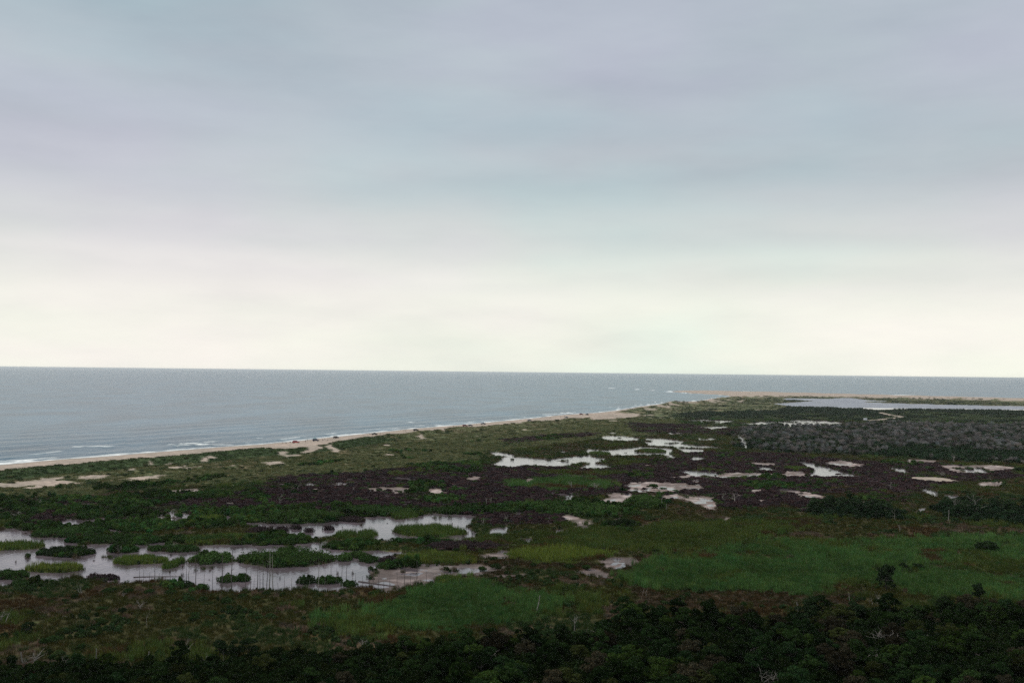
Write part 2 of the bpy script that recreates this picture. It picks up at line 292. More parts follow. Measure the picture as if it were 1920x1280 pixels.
# clumps that stand alone in or beside the ponds: (kind, x0, x1, ytop, ybase, height m, label)
CL = [
 ('reed', 45, 150, 1046, 1073, 2.2, 'bright yellow-green reed bed beside the lower left pond inlet'),
 ('reed', -30, 82, 1008, 1031, 2.0, 'dark green reed bed cut by the left picture edge in the pond'),
 ('reed', 738, 868, 976, 1008, 2.4, 'wide tall reed bed at the right end of the upper pond'),
 ('reed', 630, 667, 987, 1011, 2.2, 'narrow reed tuft in mid upper pond, left of its twin'),
 ('reed', 669, 706, 986, 1011, 2.2, 'narrow reed tuft in mid upper pond, right of its twin'),
 ('reed', 752, 884, 1029, 1057, 2.0, 'olive reed bed between the mud flat and the purple scrub'),
 ('reed', 954, 1138, 1017, 1053, 2.6, 'largest yellow-green reed bed above the brown mud in the centre'),
 ('reed', 311, 339, 1040, 1066, 1.8, 'small pale reed tuft with open water below, left of the snags'),
 ('reed', 214, 312, 1036, 1058, 1.6, 'long low reed bed in the middle of the left pond'),
 ('reed', 360, 420, 963, 982, 1.8, 'reed stand at the left tip of the upper pond'),
 ('reed', 1105, 1146, 845, 852.5, 1.6, 'reeds in the far white pond, left stand'),
 ('reed', 1200, 1246, 839, 848, 1.8, 'reeds in the far white pond, right stand'),
 ('reed', 1470, 1512, 872, 882, 1.8, 'green reed stand beside the slanting pale channel'),
 ('reed', 814, 872, 1076, 1092, 1.2, 'thin reed fringe on the right bank of the mud flat'),
 ('shrub', 78, 174, 1020, 1044, 1.7, 'dark shrub island between two reed beds in the left pond'),
 ('brown', 167, 219, 1074, 1088, 1.4, 'smooth dark brown shrub dome on the near pond bank'),
 ('shrub', 362, 438, 1032, 1057, 1.8, 'flat-topped green shrub island left of the biggest island'),
 ('shrub', 446, 626, 1022, 1062, 2.2, 'biggest green shrub island behind the standing snags'),
 ('shrub', 414, 440, 1075, 1091, 1.6, 'round shrub islet among snags, left of a pair'),
 ('shrub', 442, 467, 1075, 1090, 1.5, 'round shrub islet among snags, right of a pair'),
 ('shrub', 562, 587, 1079, 1095, 1.5, 'small shrub islet with a dark stump at its left end'),
 ('shrub', 596, 638, 1079, 1094, 1.4, 'low long shrub islet behind the near bank by the tall snag'),
 ('shrub', 647, 666, 1087, 1099, 1.3, 'little shrub islet at the start of the sunken log'),
 ('shrub', 632, 658, 1036, 1051, 1.5, 'shrub islet right behind the biggest island, leftmost of five'),
 ('shrub', 657, 688, 1031, 1046, 1.6, 'shrub islet right behind the biggest island, second of five'),
 ('shrub', 677, 713, 1041, 1054, 1.4, 'shrub islet in the narrow channel, third of five'),
 ('brown', 714, 746, 1041, 1056, 1.7, 'purple-brown shrub islet among green ones in the channel'),
 ('shrub', 709, 749, 1051, 1066, 1.5, 'green shrub islet in front of the purple-brown one'),
 ('shrub', 747, 785, 1046, 1063, 1.6, 'green shrub clump at the left edge of the mud flat'),
 ('brown', 521, 538, 985, 995, 1.4, 'tiny dark shrub in the upper pond, nearest the green mound'),
 ('brown', 548, 563, 985, 992, 1.0, 'tiny flat dark shrub in the middle of the upper pond'),
 ('brown', 573, 585, 989, 998, 1.1, 'tiny dark twin bush in the upper pond'),
 ('brown', 610, 624, 986, 993, 1.1, 'tiny dark bush left of the twin reed tufts'),
 ('brown', 474, 510, 984, 999, 1.5, 'dark ragged shrub at the left end of the upper pond'),
 ('shrub', 64, 198, 982, 1008, 1.7, 'long green shrub bank above the left pond'),
 ('shrub', 128, 330, 998, 1020, 1.7, 'long green shrub tongue reaching into the left pond'),
 ('shrub', 320, 590, 998, 1021, 1.7, 'low green shrub strip between upper and lower pond'),
 ('reed', 345, 480, 997, 1020, 1.6, 'ragged reed strip with dry stems between upper and lower pond'),
 ('shrub', 200, 360, 973, 996, 1.8, 'shrub bank below the small left pond'),
 ('shrub', 433, 502, 964, 978, 1.5, 'small green mound left of the bright shrub mound'),
 ('shrub', 498, 650, 953, 981, 2.2, 'bright green shrub mound behind the upper pond'),
 ('brown', 640, 682, 966, 978, 1.4, 'dark scrub at the right foot of the bright shrub mound'),
 ('shrub', 632, 795, 947, 966, 1.8, 'green shrub strip behind the upper pond, right of the mound'),
 ('reed', 735, 785, 950, 973, 1.9, 'reed edge on the far bank of the upper pond'),
 ('shrub', 785, 960, 946, 964, 1.7, 'green shrub strip on the far right bank of the upper pond'),
 ('shrub', 955, 1045, 938, 954, 1.8, 'pale green shrub mound left of the pale mud flats'),
 ('shrub', 1008, 1180, 938, 968, 2.0, 'wide pale green shrub mound below the pale mud flats'),
 ('shrub', 1170, 1240, 926, 955, 2.6, 'dark shrub thicket in the middle of the pale mud flats'),
 ('shrub', 1130, 1192, 972, 992, 2.4, 'dark round thicket beside the crooked little channel'),
 ('shrub', 612, 700, 1010, 1030, 1.5, 'long shrub strip below the twin reed tufts'),
 ('shrub', 742, 850, 1008, 1020, 1.2, 'low shrub strip below the wide tall reed bed'),
 ('brown', 798, 945, 1012, 1032, 1.4, 'low purple scrub strip right of the ponds'),
 ('shrub', 205, 255, 1022, 1036, 1.2, 'small grey-green shrub islet with a white dead bush'),
 ('shrub', 278, 372, 1020, 1034, 1.3, 'thin shrub strip on a mud bar in the left pond'),
 ('shrub', -20, 52, 1066, 1086, 1.5, 'shrub clump at the left picture edge below the reed bed'),
 ('shrub', 28, 46, 1085, 1099, 1.5, 'round bush on the near pond bank, left of two'),
 ('shrub', 46, 63, 1088, 1101, 1.4, 'round bush on the near pond bank, right of two'),
 ('shrub', 300, 364, 1090, 1103, 1.5, 'dark shrub hump on the near bank below the first snags'),
 ('shrub', 374, 388, 1094, 1106, 1.3, 'single small round bush at the water edge by a snag'),
]
def clump_foot(c):
    kind, x0, x1, yt, yb, h, lab = c
    xc = (x0 + x1) / 2
    xb, yn = up1(xc, yb, .4)
    xt, yf = up1(xc, yt, h)
    yf = max(yf, yn + 2.0)
    xa, _ = up1(x0, yb, .4)
    xe, _ = up1(x1, yb, .4)
    return (xb + xt) / 2, (yn + yf) / 2, (xe - xa) / 2, (yf - yn) / 2
FOOT = [clump_foot(c) for c in CL]

def foot_q(x, y, cx, cyy, rx, ry):
    a = .42 * min(rx, ry)
    dx = a * fbm(x, y, max(2.5, min(rx, ry) * .9), 711, 3)
    dy = a * fbm(x, y, max(2.5, min(rx, ry) * .9), 731, 3)
    return np.sqrt(((x + dx - cx) / rx) ** 2 + ((y + dy - cyy) / ry) ** 2)
def foot_points(n, cx, cyy, rx, ry, lim=1.0):
    xs = rng.uniform(-1.4, 1.4, n * 3) * rx; ys = rng.uniform(-1.4, 1.4, n * 3) * ry
    q = foot_q(xs + cx, ys + cyy, cx, cyy, rx, ry)
    q = np.where((np.abs(xs) < rx * .9) & (np.abs(ys) < ry * .25), np.minimum(q, .8), q)
    k = np.nonzero(q < lim)[0][:n]
    return xs[k], ys[k], q[k]
ZP = [(c, wpoly(p), a) for c, p, a in ZONES]
WP = [(c, wpoly(p, z), a) for c, p, a, z in WATER]
SP = [wpoly(p) for p in SANDS]
TP = [np.stack(unproj([q[0] for q in t], [q[1] for q in t], 0.6), 1) for t in TRACKS]

def cover(x, y):
    """class, water distance (+ in water), shore distance (+ on land), crest distance, height"""
    x, y = np.asarray(x, float).ravel(), np.asarray(y, float).ravel()
    far = np.clip(y / 400, .6, 4)
    wfar = np.clip((y - 350) / 550, 0, 1)
    def nz(size, seed, octs, st=1.0):            # ground noise, coarser on the wide far flats
        return fbm(x, y * st, size, seed, octs) * (1 - wfar) + fbm(x, y * st, size * 2.4, seed + 300, octs) * wfar
    wx = nz(7.0, 1, 4)
    wy = nz(7.0, 21, 4)
    bx = fbm(x, y, 26.0, 41, 3)
    land = sdist(x + 2.5 * bx, y + 2.5 * wx, LAND)
    crest = sdist(x, y, CREST_LINE, False)
    side = sdist(x, y, np.vstack([CREST_LINE, [(3600, -60), (-590, -60)]]))     # + landward of the crest
    cls = np.full(x.shape, Mw, np.int8)
    wsd = np.full(x.shape, -1e3)
    def each(poly, amp):
        m = 3 * amp + 8
        idx = np.nonzero((x > poly[:, 0].min() - m) & (x < poly[:, 0].max() + m) & (y > poly[:, 1].min() - m) & (y < poly[:, 1].max() + m))[0]
        if len(idx) == 0:
            return idx, None
        return idx, sdist(x[idx] + 1.3 * amp * wx[idx], y[idx] + 2.0 * amp * wy[idx], poly)
    for c, poly, amp in ZP:
        i, s = each(poly, amp)
        if len(i):
            cls[i[s > 0]] = c
    mot = fbm(x, y * .7, 21, 601, 4)
    mo2 = fbm(x, y * .7, 13, 631, 4)
    cls[(cls == P) & (mot > .40)] = G
    cls[(cls == P) & (mo2 > .50)] = O
    cls[(cls == P) & (mo2 < -.55)] = B
    cls[(cls == G) & (mo2 > .36) & (y < 1100)] = P
    cls[(cls == G) & (mot < -.48)] = O
    cls[(cls == R) & (mo2 > .34)] = O
    cls[(cls == K) & (mot > .24)] = T
    cls[(cls == K) & (mo2 > .26)] = D
    cls[(cls == B) & (mot > .12)] = Mw
    cls[(cls == D) & (mot > .50) & (side > 45)] = G
    mo3 = fbm(x, y * .8, 12, 761, 4)
    cls[((cls == P) | (cls == B)) & (mo3 > .50) & (y > 330)] = U
    cls[(cls == R) & (mo3 < -.52)] = B
    cls[(cls == O) & (mo3 < -.50)] = B
    cls[(cls == Mw) & (mo3 > .40)] = O
    rag = nz(3.2, 661, 3)
    isl = nz(7.0, 791, 4, 1.4)
    for poly in SP:
        i, s = each(poly, 4.0)
        if len(i):
            cls[i[s + 3.0 * rag[i] - 1.0 > 0]] = S
    for t in TP:
        i = np.nonzero((x > t[:, 0].min() - 9) & (x < t[:, 0].max() + 9) & (y > t[:, 1].min() - 12) & (y < t[:, 1].max() + 12))[0]
        if len(i):
            s = sdist(x[i], y[i], t, False)
            cls[i[s < 4.6 + 1.2 * wx[i]]] = S
    # sand blow-outs in the first rows of dunes
    dn = (side > -4) & (side < 75) & (cls == D)
    blow = fbm(x, y * .5, 15, 77, 3)
    cls[dn & (blow > .33 + .006 * np.clip(side, 0, 75))] = S
    for c, poly, amp in WP:
        i, s = each(poly, amp)
        if not len(i):
            continue
        s = s + .75 * amp * rag[i]
        if poly[:, 1].mean() < 1500:            # tussocks and low scrub break the sheet of water
            s = np.minimum(s, (.36 - isl[i]) * 9 * far[i]) if poly[:, 1].mean() > 330 else np.minimum(s, (.60 - isl[i]) * 9)
        cls[i[s > 0]] = c
        if c == W:
            wsd[i] = np.maximum(wsd[i], s)
        else:
            wsd[i] = np.where(s > 0, np.minimum(wsd[i], -s), wsd[i])
    for (kind, *_r), (cx, cyy, rx, ry) in zip(CL, FOOT):
        i = np.nonzero((np.abs(x - cx) < rx * 1.4 + 2) & (np.abs(y - cyy) < ry * 1.4 + 2))[0]
        if not len(i):
            continue
        q = foot_q(x[i], y[i], cx, cyy, rx, ry)
        s = (1.04 - q) * min(rx, ry)
        keep = s > 0
        cls[i[keep]] = {'reed': Y, 'shrub': G, 'brown': P}[kind]
        wsd[i] = np.where(keep, np.minimum(wsd[i], -s), wsd[i])
    beach = side < 0
    cls[beach] = S
    # heights
    h = .58 + .10 * fbm(x, y, 14, 5, 3)
    h = np.where(cls == U, .312 + .06 * nz(5.0, 8, 4, 1.3), h)
    near = wsd > -3
    bot = nz(2.6, 691, 3)
    h = np.where(near, np.minimum(h, .30 - np.clip(wsd * .11 + .10 * bot * np.clip(1.2 - np.abs(wsd) / 6, .25, 1), -.26, .3)), h)
    hc = 3.1 + 1.3 * fbm(x, y, 30, 61, 2) + np.clip((y - 1100) / 400, 0, 1.6)
    far_flat = np.clip((y - 2150) / 150, 0, 1)          # the cape beach is low
    hc = hc * (1 - .55 * far_flat)
    wdt = np.where(side > 0, 12.0, 8.0)
    h = h + np.where(side > -40, hc * np.exp(-(crest / wdt) ** 2), 0)
    back = np.clip(1 - np.abs(side - 32) / 40, 0, 1)
    h = h + back * np.clip(fbm(x, y, 20, 91, 3), 0, 1) * 2.6
    bz = np.clip(land * .055, -1.0, 1.35) - .02
    wgt = np.clip((side + 14) / 12, 0, 1)
    h = np.where(beach, np.maximum(bz * (1 - wgt) + np.maximum(bz, h) * wgt, np.where(land > 0, bz, -9)), h)
    h = np.where(land < 0, np.clip(land * .055, -1.0, 0) - .02, h)
    return cls, wsd, land, side, h

# ------------------------------------------------------------------ object helpers
def link(o, parent=None):
    col.objects.link(o)
    if parent is not None:
        o.parent = parent
    return o
def mesh_np(name, verts, faces, mats=None, smooth=False):
    me = bpy.data.meshes.new(name)
    v = np.asarray(verts, np.float32)
    f = np.asarray(faces, np.int32)
    k = f.shape[1]
    me.vertices.add(len(v))
    me.vertices.foreach_set('co', v.ravel())
    me.loops.add(f.size)
    me.loops.foreach_set('vertex_index', f.ravel())
    me.polygons.add(len(f))
    me.polygons.foreach_set('loop_start', np.arange(0, f.size, k, dtype=np.int32))
    me.update(calc_edges=True)
    if smooth:
        me.polygons.foreach_set('use_smooth', np.ones(len(f), bool))
    for m in (mats or []):
        me.materials.append(m)
    return me
def fattr(me, name, vals, typ='FLOAT_COLOR', dom='POINT'):
    a = me.attributes.new(name, typ, dom)
    vals = np.asarray(vals, np.float32)
    if typ == 'FLOAT_COLOR':
        if vals.shape[1] == 3:
            vals = np.hstack([vals, np.ones((len(vals), 1), np.float32)])
        a.data.foreach_set('color', vals.ravel())
    elif typ == 'FLOAT_VECTOR':
        a.data.foreach_set('vector', vals.ravel())
    else:
        a.data.foreach_set('value', vals.ravel())
def tag(o, label=None, cat=None, group=None, kind=None):
    if label: o['label'] = label
    if cat: o['category'] = cat
    if group: o['group'] = group
    if kind: o['kind'] = kind
    return o

def mat(name):
    m = bpy.data.materials.new(name)
    m.use_nodes = True
    nt = m.node_tree
    return m, nt, nt.nodes['Principled BSDF']
def N(nt, t, **k):
    n = nt.nodes.new(t)
    for a, b in k.items():
        setattr(n, a, b)
    return n

def plain(name, c, rough=.6, metal=0.0, noise=.15, scale=3.0):
    m, nt, b = mat(name)
    tcn = N(nt, 'ShaderNodeTexCoord')
    nz = N(nt, 'ShaderNodeTexNoise'); nz.inputs['Scale'].default_value = scale
    nt.links.new(tcn.outputs['Object'], nz.inputs['Vector'])
    rp = N(nt, 'ShaderNodeValToRGB')
    ramp(rp, [(.3, tuple(x * (1 - noise) for x in c)), (.7, tuple(min(1, x * (1 + noise)) for x in c))])
    nt.links.new(nz.outputs[0], rp.inputs[0])
    nt.links.new(rp.outputs[0], b.inputs['Base Color'])
    b.inputs['Roughness'].default_value = rough
    b.inputs['Metallic'].default_value = metal
    return m

# ground: cover colour in a vertex attribute, grain from noise
def ground_mat():
    m, nt, b = mat('ground_soil')
    L = nt.links.new
    at = N(nt, 'ShaderNodeAttribute', attribute_name='Col')
    geo = N(nt, 'ShaderNodeNewGeometry')
    na = N(nt, 'ShaderNodeTexNoise'); na.inputs['Scale'].default_value = .35; na.inputs['Detail'].default_value = 5; na.inputs['Roughness'].default_value = .65
    nb = N(nt, 'ShaderNodeTexNoise'); nb.inputs['Scale'].default_value = .045; nb.inputs['Detail'].default_value = 3
    L(geo.outputs['Position'], na.inputs['Vector']); L(geo.outputs['Position'], nb.inputs['Vector'])
    ra = N(nt, 'ShaderNodeValToRGB'); ramp(ra, [(.32, (.62, .62, .62)), (.5, (1, 1, 1)), (.68, (1.32, 1.3, 1.25))])
    rb = N(nt, 'ShaderNodeValToRGB'); ramp(rb, [(.35, (.85, .88, .85)), (.65, (1.14, 1.10, 1.08))])
    L(na.outputs[0], ra.inputs[0]); L(nb.outputs[0], rb.inputs[0])
    x1 = N(nt, 'ShaderNodeMix', data_type='RGBA', blend_type='MULTIPLY'); x1.inputs['Factor'].default_value = 1
    x2 = N(nt, 'ShaderNodeMix', data_type='RGBA', blend_type='MULTIPLY'); x2.inputs['Factor'].default_value = 1
    L(at.outputs['Color'], x1.inputs[6]); L(ra.outputs[0], x1.inputs[7])
    L(x1.outputs[2], x2.inputs[6]); L(rb.outputs[0], x2.inputs[7])
    L(x2.outputs[2], b.inputs['Base Color'])
    mr = N(nt, 'ShaderNodeMapRange'); mr.inputs['To Min'].default_value = .95; mr.inputs['To Max'].default_value = .28
    L(at.outputs['Alpha'], mr.inputs['Value'])
    L(mr.outputs[0], b.inputs['Roughness'])
    sp = N(nt, 'ShaderNodeMapRange'); sp.inputs['To Min'].default_value = .08; sp.inputs['To Max'].default_value = .6
    L(at.outputs['Alpha'], sp.inputs['Value']); L(sp.outputs[0], b.inputs['Specular IOR Level'])
    bp = N(nt, 'ShaderNodeBump'); bp.inputs['Strength'].default_value = .5; bp.inputs['Distance'].default_value = .3
    L(na.outputs[0], bp.inputs['Height']); L(bp.outputs[0], b.inputs['Normal'])
    return m
M_GROUND = ground_mat()

def water_mat(name, base, rough, ior, bscale, bstr, stretch=(1, 1, 1), foam=False):
    m, nt, b = mat(name)
    L = nt.links.new
    geo = N(nt, 'ShaderNodeNewGeometry')
    mp = N(nt, 'ShaderNodeMapping'); mp.inputs['Scale'].default_value = stretch; mp.inputs['Rotation'].default_value = (0, 0, math.radians(25))
    L(geo.outputs['Position'], mp.inputs[0])
    nz = N(nt, 'ShaderNodeTexNoise'); nz.inputs['Scale'].default_value = bscale; nz.inputs['Detail'].default_value = 4
    L(mp.outputs[0], nz.inputs['Vector'])
    bp = N(nt, 'ShaderNodeBump'); bp.inputs['Strength'].default_value = bstr; bp.inputs['Distance'].default_value = 1.0
    L(nz.outputs[0], bp.inputs['Height']); L(bp.outputs[0], b.inputs['Normal'])
    n2_ = N(nt, 'ShaderNodeTexNoise'); n2_.inputs['Scale'].default_value = bscale * .11; n2_.inputs['Detail'].default_value = 4
    L(mp.outputs[0], n2_.inputs['Vector'])
    rp = N(nt, 'ShaderNodeValToRGB'); ramp(rp, [(.36, tuple(c * .68 for c in base)), (.64, tuple(c * 1.32 for c in base))])
    L(n2_.outputs[0], rp.inputs[0])
    out = rp.outputs[0]
    b.inputs['Roughness'].default_value = rough
    if foam:
        at = N(nt, 'ShaderNodeAttribute', attribute_name='foam')
        mx = N(nt, 'ShaderNodeMix', data_type='RGBA')
        L(at.outputs['Fac'], mx.inputs['Factor']); L(out, mx.inputs[6]); mx.inputs[7].default_value = (.78, .80, .78, 1)
        out = mx.outputs[2]
        mr = N(nt, 'ShaderNodeMapRange'); mr.inputs['To Min'].default_value = rough; mr.inputs['To Max'].default_value = .8
        L(at.outputs['Fac'], mr.inputs['Value']); L(mr.outputs[0], b.inputs['Roughness'])
    L(out, b.inputs['Base Color'])
    b.inputs['IOR'].default_value = ior
    return m
M_OCEAN = water_mat('sea_water', (.024, .080, .118), .26, 1.32, .16, 1.0, (1, .45, 1), True)
M_POND = water_mat('marsh_pond_water', (.095, .076, .086), .06, 1.42, 1.3, .09, (1, .5, 1))
M_LAGOON = water_mat('lagoon_water', (.13, .14, .18), .30, 1.30, .3, .6)

def leaf_mat(name, inst):
    """leaf and stem colour: one tint for each plant times a little variation from leaf to leaf"""
    m = bpy.data.materials.new(name)
    m.use_nodes = True
    nt = m.node_tree
    nt.nodes.clear()
    L = nt.links.new
    if inst:
        t = N(nt, 'ShaderNodeAttribute', attribute_name='tint', attribute_type='INSTANCER')
    else:
        t = N(nt, 'ShaderNodeObjectInfo')
    v = N(nt, 'ShaderNodeAttribute', attribute_name='v')
    x = N(nt, 'ShaderNodeMix', data_type='RGBA', blend_type='MULTIPLY'); x.inputs['Factor'].default_value = 1
    L(t.outputs['Color'], x.inputs[6]); L(v.outputs['Color'], x.inputs[7])
    d = N(nt, 'ShaderNodeBsdfDiffuse'); d.inputs['Roughness'].default_value = .4
    tr = N(nt, 'ShaderNodeBsdfTranslucent')
    mx = N(nt, 'ShaderNodeMixShader'); mx.inputs[0].default_value = .18
    L(x.outputs[2], d.inputs[0]); L(x.outputs[2], tr.inputs[0])
    L(d.outputs[0], mx.inputs[1]); L(tr.outputs[0], mx.inputs[2])
    o = N(nt, 'ShaderNodeOutputMaterial')
    L(mx.outputs[0], o.inputs[0])
    return m
M_LEAF_I = leaf_mat('foliage_scattered', True)
M_LEAF = leaf_mat('foliage', False)
M_BARK = plain('bark', (.05, .042, .036), .9)
M_DEAD = plain('weathered_dead_wood', (.24, .215, .19), .85, 0, .25)
M_SNAG = plain('dark_wet_snag_wood', (.105, .088, .082), .85, 0, .3)

# ------------------------------------------------------------------ ground sheet
def rows_d():
    d = list(np.arange(20.0, 210, 1.0)) + list(np.arange(210, 600, 1.6)) + list(np.arange(600, 1500, 14))
    return np.array(d)
def cols_u():
    a = np.arange(-.53, .53, 2.5 / F)
    return np.concatenate([np.arange(-.95, -.53, 10 / F), a, np.arange(.53, .95, 10 / F)])
yy = (H * F / rows_d())[::-1]                 # near to far depth
uu = cols_u()
GX = (yy[:, None] * uu[None, :])
GY = np.repeat(yy[:, None], len(uu), 1)
nr, nc = GX.shape
cls, wsd, land, side, hh = cover(GX, GY)
gx, gy = GX.ravel(), GY.ravel()
PAL = {Mw: (.040, .038, .014), W: (.10, .08, .075), U: (.205, .155, .145), D: (.115, .118, .062), P: (.040, .029, .034), G: (.026, .030, .015), R: (.024, .060, .020), Y: (.06, .075, .022),
       B: (.036, .024, .015), FO: (.018, .022, .010), K: (.075, .078, .062), S: (.35, .288, .245), T: (.020, .032, .018), O: (.055, .070, .025)}
palarr = np.array([PAL[k] for k in range(14)])
colr = palarr[cls]
# soft blend of the cover colours, patches of dry grass and rusty sedge
dry = fbm(gx, gy, 9, 131, 3)
rust = fbm(gx, gy, 17, 151, 3)
mm = (cls == Mw)
colr[mm & (dry > .3)] = (.062, .046, .028)
colr[mm & (rust > .35)] = (.044, .032, .013)
dd = cls == D
colr[dd & (rust > .15)] = (.125, .105, .062)
colr[dd & (dry > .3)] = (.085, .105, .048)
dk = dd & (side > 1) & (side < 17) & (gy < 700)
colr[dk] = (.042, .066, .026)
ub = cls == U
ud = fbm(gx, gy * 1.3, 5, 181, 4)
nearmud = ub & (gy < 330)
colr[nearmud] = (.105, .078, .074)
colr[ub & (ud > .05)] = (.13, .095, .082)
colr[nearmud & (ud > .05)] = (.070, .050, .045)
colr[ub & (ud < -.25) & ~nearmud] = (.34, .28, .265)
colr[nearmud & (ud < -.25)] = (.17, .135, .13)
oc = colr.reshape(nr, nc, 3)
sm = oc.copy()
sm[:, 1:-1] = .25 * oc[:, :-2] + .5 * oc[:, 1:-1] + .25 * oc[:, 2:]
colr = sm.reshape(-1, 3)
wet = np.where((cls == U), .35, 0) + np.where((cls == S) & (land < 7), .6 * np.clip(1 - land / 7, 0, 1), 0)
colr = np.where(((cls == S) & (land < 6))[:, None], colr * .78, colr)
colr = np.hstack([colr, np.clip(wet, 0, 1)[:, None]])
V = np.stack([gx, gy, hh], 1)
ii = np.arange(nr * nc).reshape(nr, nc)
Q = np.stack([ii[:-1, :-1], ii[:-1, 1:], ii[1:, 1:], ii[1:, :-1]], -1).reshape(-1, 4)
keep = (land[Q] > -14).any(1)
Q = Q[keep]
is_beach = ((side[Q] < 0).mean(1) > .5)
def sub_sheet(name, faces, mats):
    used = np.unique(faces)
    remap = np.full(len(V), -1, np.int64)
    remap[used] = np.arange(len(used))
    me = mesh_np(name, V[used], remap[faces], mats, True)
    fattr(me, 'Col', colr[used])
    o = link(bpy.data.objects.new(name, me))
    return o
tag(sub_sheet('ground', Q[~is_beach], [M_GROUND]), kind='structure')
tag(sub_sheet('beach', Q[is_beach], [M_GROUND]), kind='structure')
# ponds and lagoon: level sheets under the rims of their basins
nearw = (wsd[Q if False else Q].max(1) > -5) | (cls[Q] == U).any(1)
lag = gy[Q].mean(1) > 1560
def level_sheet(name, faces, z, m):
    used = np.unique(faces)
    remap = np.full(len(V), -1, np.int64)
    remap[used] = np.arange(len(used))
    vv = V[used].copy()
    vv[:, 2] = z
    return link(bpy.data.objects.new(name, mesh_np(name, vv, remap[faces], [m])))
Qi = Q[~is_beach]
nearw, lag = nearw[~is_beach], lag[~is_beach]
tag(level_sheet('marsh_water', Qi[nearw & ~lag], .30, M_POND), kind='structure')
tag(level_sheet('lagoon_water', Qi[nearw & lag], .30, M_LAGOON), kind='structure')

# ------------------------------------------------------------------ ocean
od = np.concatenate([np.array([1.0, 1.5, 2, 2.6, 3.4, 4.4, 5.6, 7, 8.5, 10, 12, 14, 16, 18, 20, 22, 24, 26, 28]), np.arange(30, 70, 1.2), np.arange(70, 230, .8), np.arange(230, 1400, 20)])
oy = (H * F / od)[::-1]
ou = np.concatenate([np.arange(-1.3, -.54, .02), np.arange(-.54, .25, 3 / F), np.arange(.25, 1.31, .02)])
OX = (oy[:, None] * ou[None, :]).ravel()
OY = np.repeat(oy[:, None], len(ou), 1).ravel()
ol = np.full(OX.shape, -1e4)
ni = OY < 3400
ol[ni] = sdist(OX[ni], OY[ni], LAND)
off = -ol                                            # metres offshore
along = OY + OX * .5
oz = np.zeros(OX.shape)
swn = fbm(OX, OY, 60, 201, 3)
sh = np.clip(1 - off / 320, 0, 1) * (off > -5)
oz += sh * .42 * np.sin(off / 34 * 2 * math.pi + 2.2 * swn + along / 160) * np.clip(off / 30, 0, 1)
foam = np.zeros(OX.shape)
fn = fbm(OX, OY, 16, 231, 3)
fm = fbm(OX, OY, 5, 251, 3)
foam = np.maximum(foam, np.clip((9 + 8 * fn - off) / 4, 0, 1) * (off > -3) * np.clip(.62 + .7 * fm, 0, 1))
for o0, wd, s_, th in ((15, 2.4, 271, .10), (27, 2.2, 281, .25), (38, 2.4, 291, .34), (62, 2.6, 311, .46), (95, 2.6, 331, .55)):
    ln = np.abs(off - o0 - 6 * fbm(along, off * 0, 80, s_, 2)) / wd
    on = np.clip((fbm(along, off * .2, 45, s_ + 5, 3) - th) * 6, 0, 1)
    foam = np.maximum(foam, np.clip(1.4 - ln, 0, 1) * on * np.clip(.65 + .8 * fm, 0, 1))
    oz += .7 * np.exp(-ln ** 2) * np.clip(on + .3, 0, 1) * (off > 8)
BREAK = [([(140, 839), (165, 838.4), (208, 837.6)], 1.0), ([(60, 852), (110, 846)], .5), ([(370, 835), (432, 834)], .8), ([(-20, 866), (45, 863), (100, 858.5)], .9), ([(210, 851.6), (240, 850)], .9),
         ([(1143, 727.4), (1180, 729.2), (1240, 732.6)], 1.2), ([(1250, 734.2), (1330, 738.2)], 1.2), ([(860, 722), (910, 721.5)], 2.0), ([(1020, 777.5), (1075, 774)], 1.0), ([(690, 806.5), (750, 803.5)], .8)]
for pl, amt in BREAK:
    a = np.stack(unproj([p[0] for p in pl], [p[1] for p in pl], 0), 1)
    dd_ = sdist(OX, OY, a, False)
    wdt_ = 2.2 * max(1, a[:, 1].mean() / 700)
    e = np.clip(1.5 - dd_ / wdt_, 0, 1)
    foam = np.maximum(foam, e * min(1, amt) * np.clip(.75 + .6 * fm, 0, 1))
    oz += .5 * np.exp(-(dd_ / (wdt_ * 1.3)) ** 2)
onr, onc = len(oy), len(ou)
oi = np.arange(onr * onc).reshape(onr, onc)
OQ = np.stack([oi[:-1, :-1], oi[:-1, 1:], oi[1:, 1:], oi[1:, :-1]], -1).reshape(-1, 4)
OQ = OQ[(ol[OQ].min(1) < 22)]
used = np.unique(OQ)
remap = np.full(len(OX), -1, np.int64); remap[used] = np.arange(len(used))
me = mesh_np('ocean', np.stack([OX, OY, oz], 1)[used], remap[OQ], [M_OCEAN], True)
fattr(me, 'foam', foam[used], 'FLOAT')
tag(link(bpy.data.objects.new('ocean', me)), kind='structure')

# ------------------------------------------------------------------ plant building blocks (numpy)
def quads_from(cen, nrm, size, asp=1.0, spin=None):
    """flat leaf sprays: one quad for each centre, facing nrm"""
    n = len(cen)
    nrm = nrm / (np.linalg.norm(nrm, axis=1, keepdims=True) + 1e-9)
    r = rng.normal(size=(n, 3)) if spin is None else spin
    a = np.cross(nrm, r); a /= np.linalg.norm(a, axis=1, keepdims=True) + 1e-9
    b = np.cross(nrm, a)
    s = np.asarray(size).reshape(-1, 1) * .5
    v = np.stack([cen - a * s - b * s * asp, cen + a * s * .8 - b * s * asp * .6, cen + a * s + b * s * asp, cen - a * s * .7 + b * s * asp * .8], 1)
    return v.reshape(-1, 3), np.arange(4 * n).reshape(-1, 4)
def leaf_colors(n, lo=.65, hi=1.4, warm=.12):
    k = rng.uniform(lo, hi, n)
    w = rng.uniform(-warm, warm, n)
    return np.repeat(np.stack([k * (1 + w), k, k * (1 - .5 * w)], 1), 4, 0)
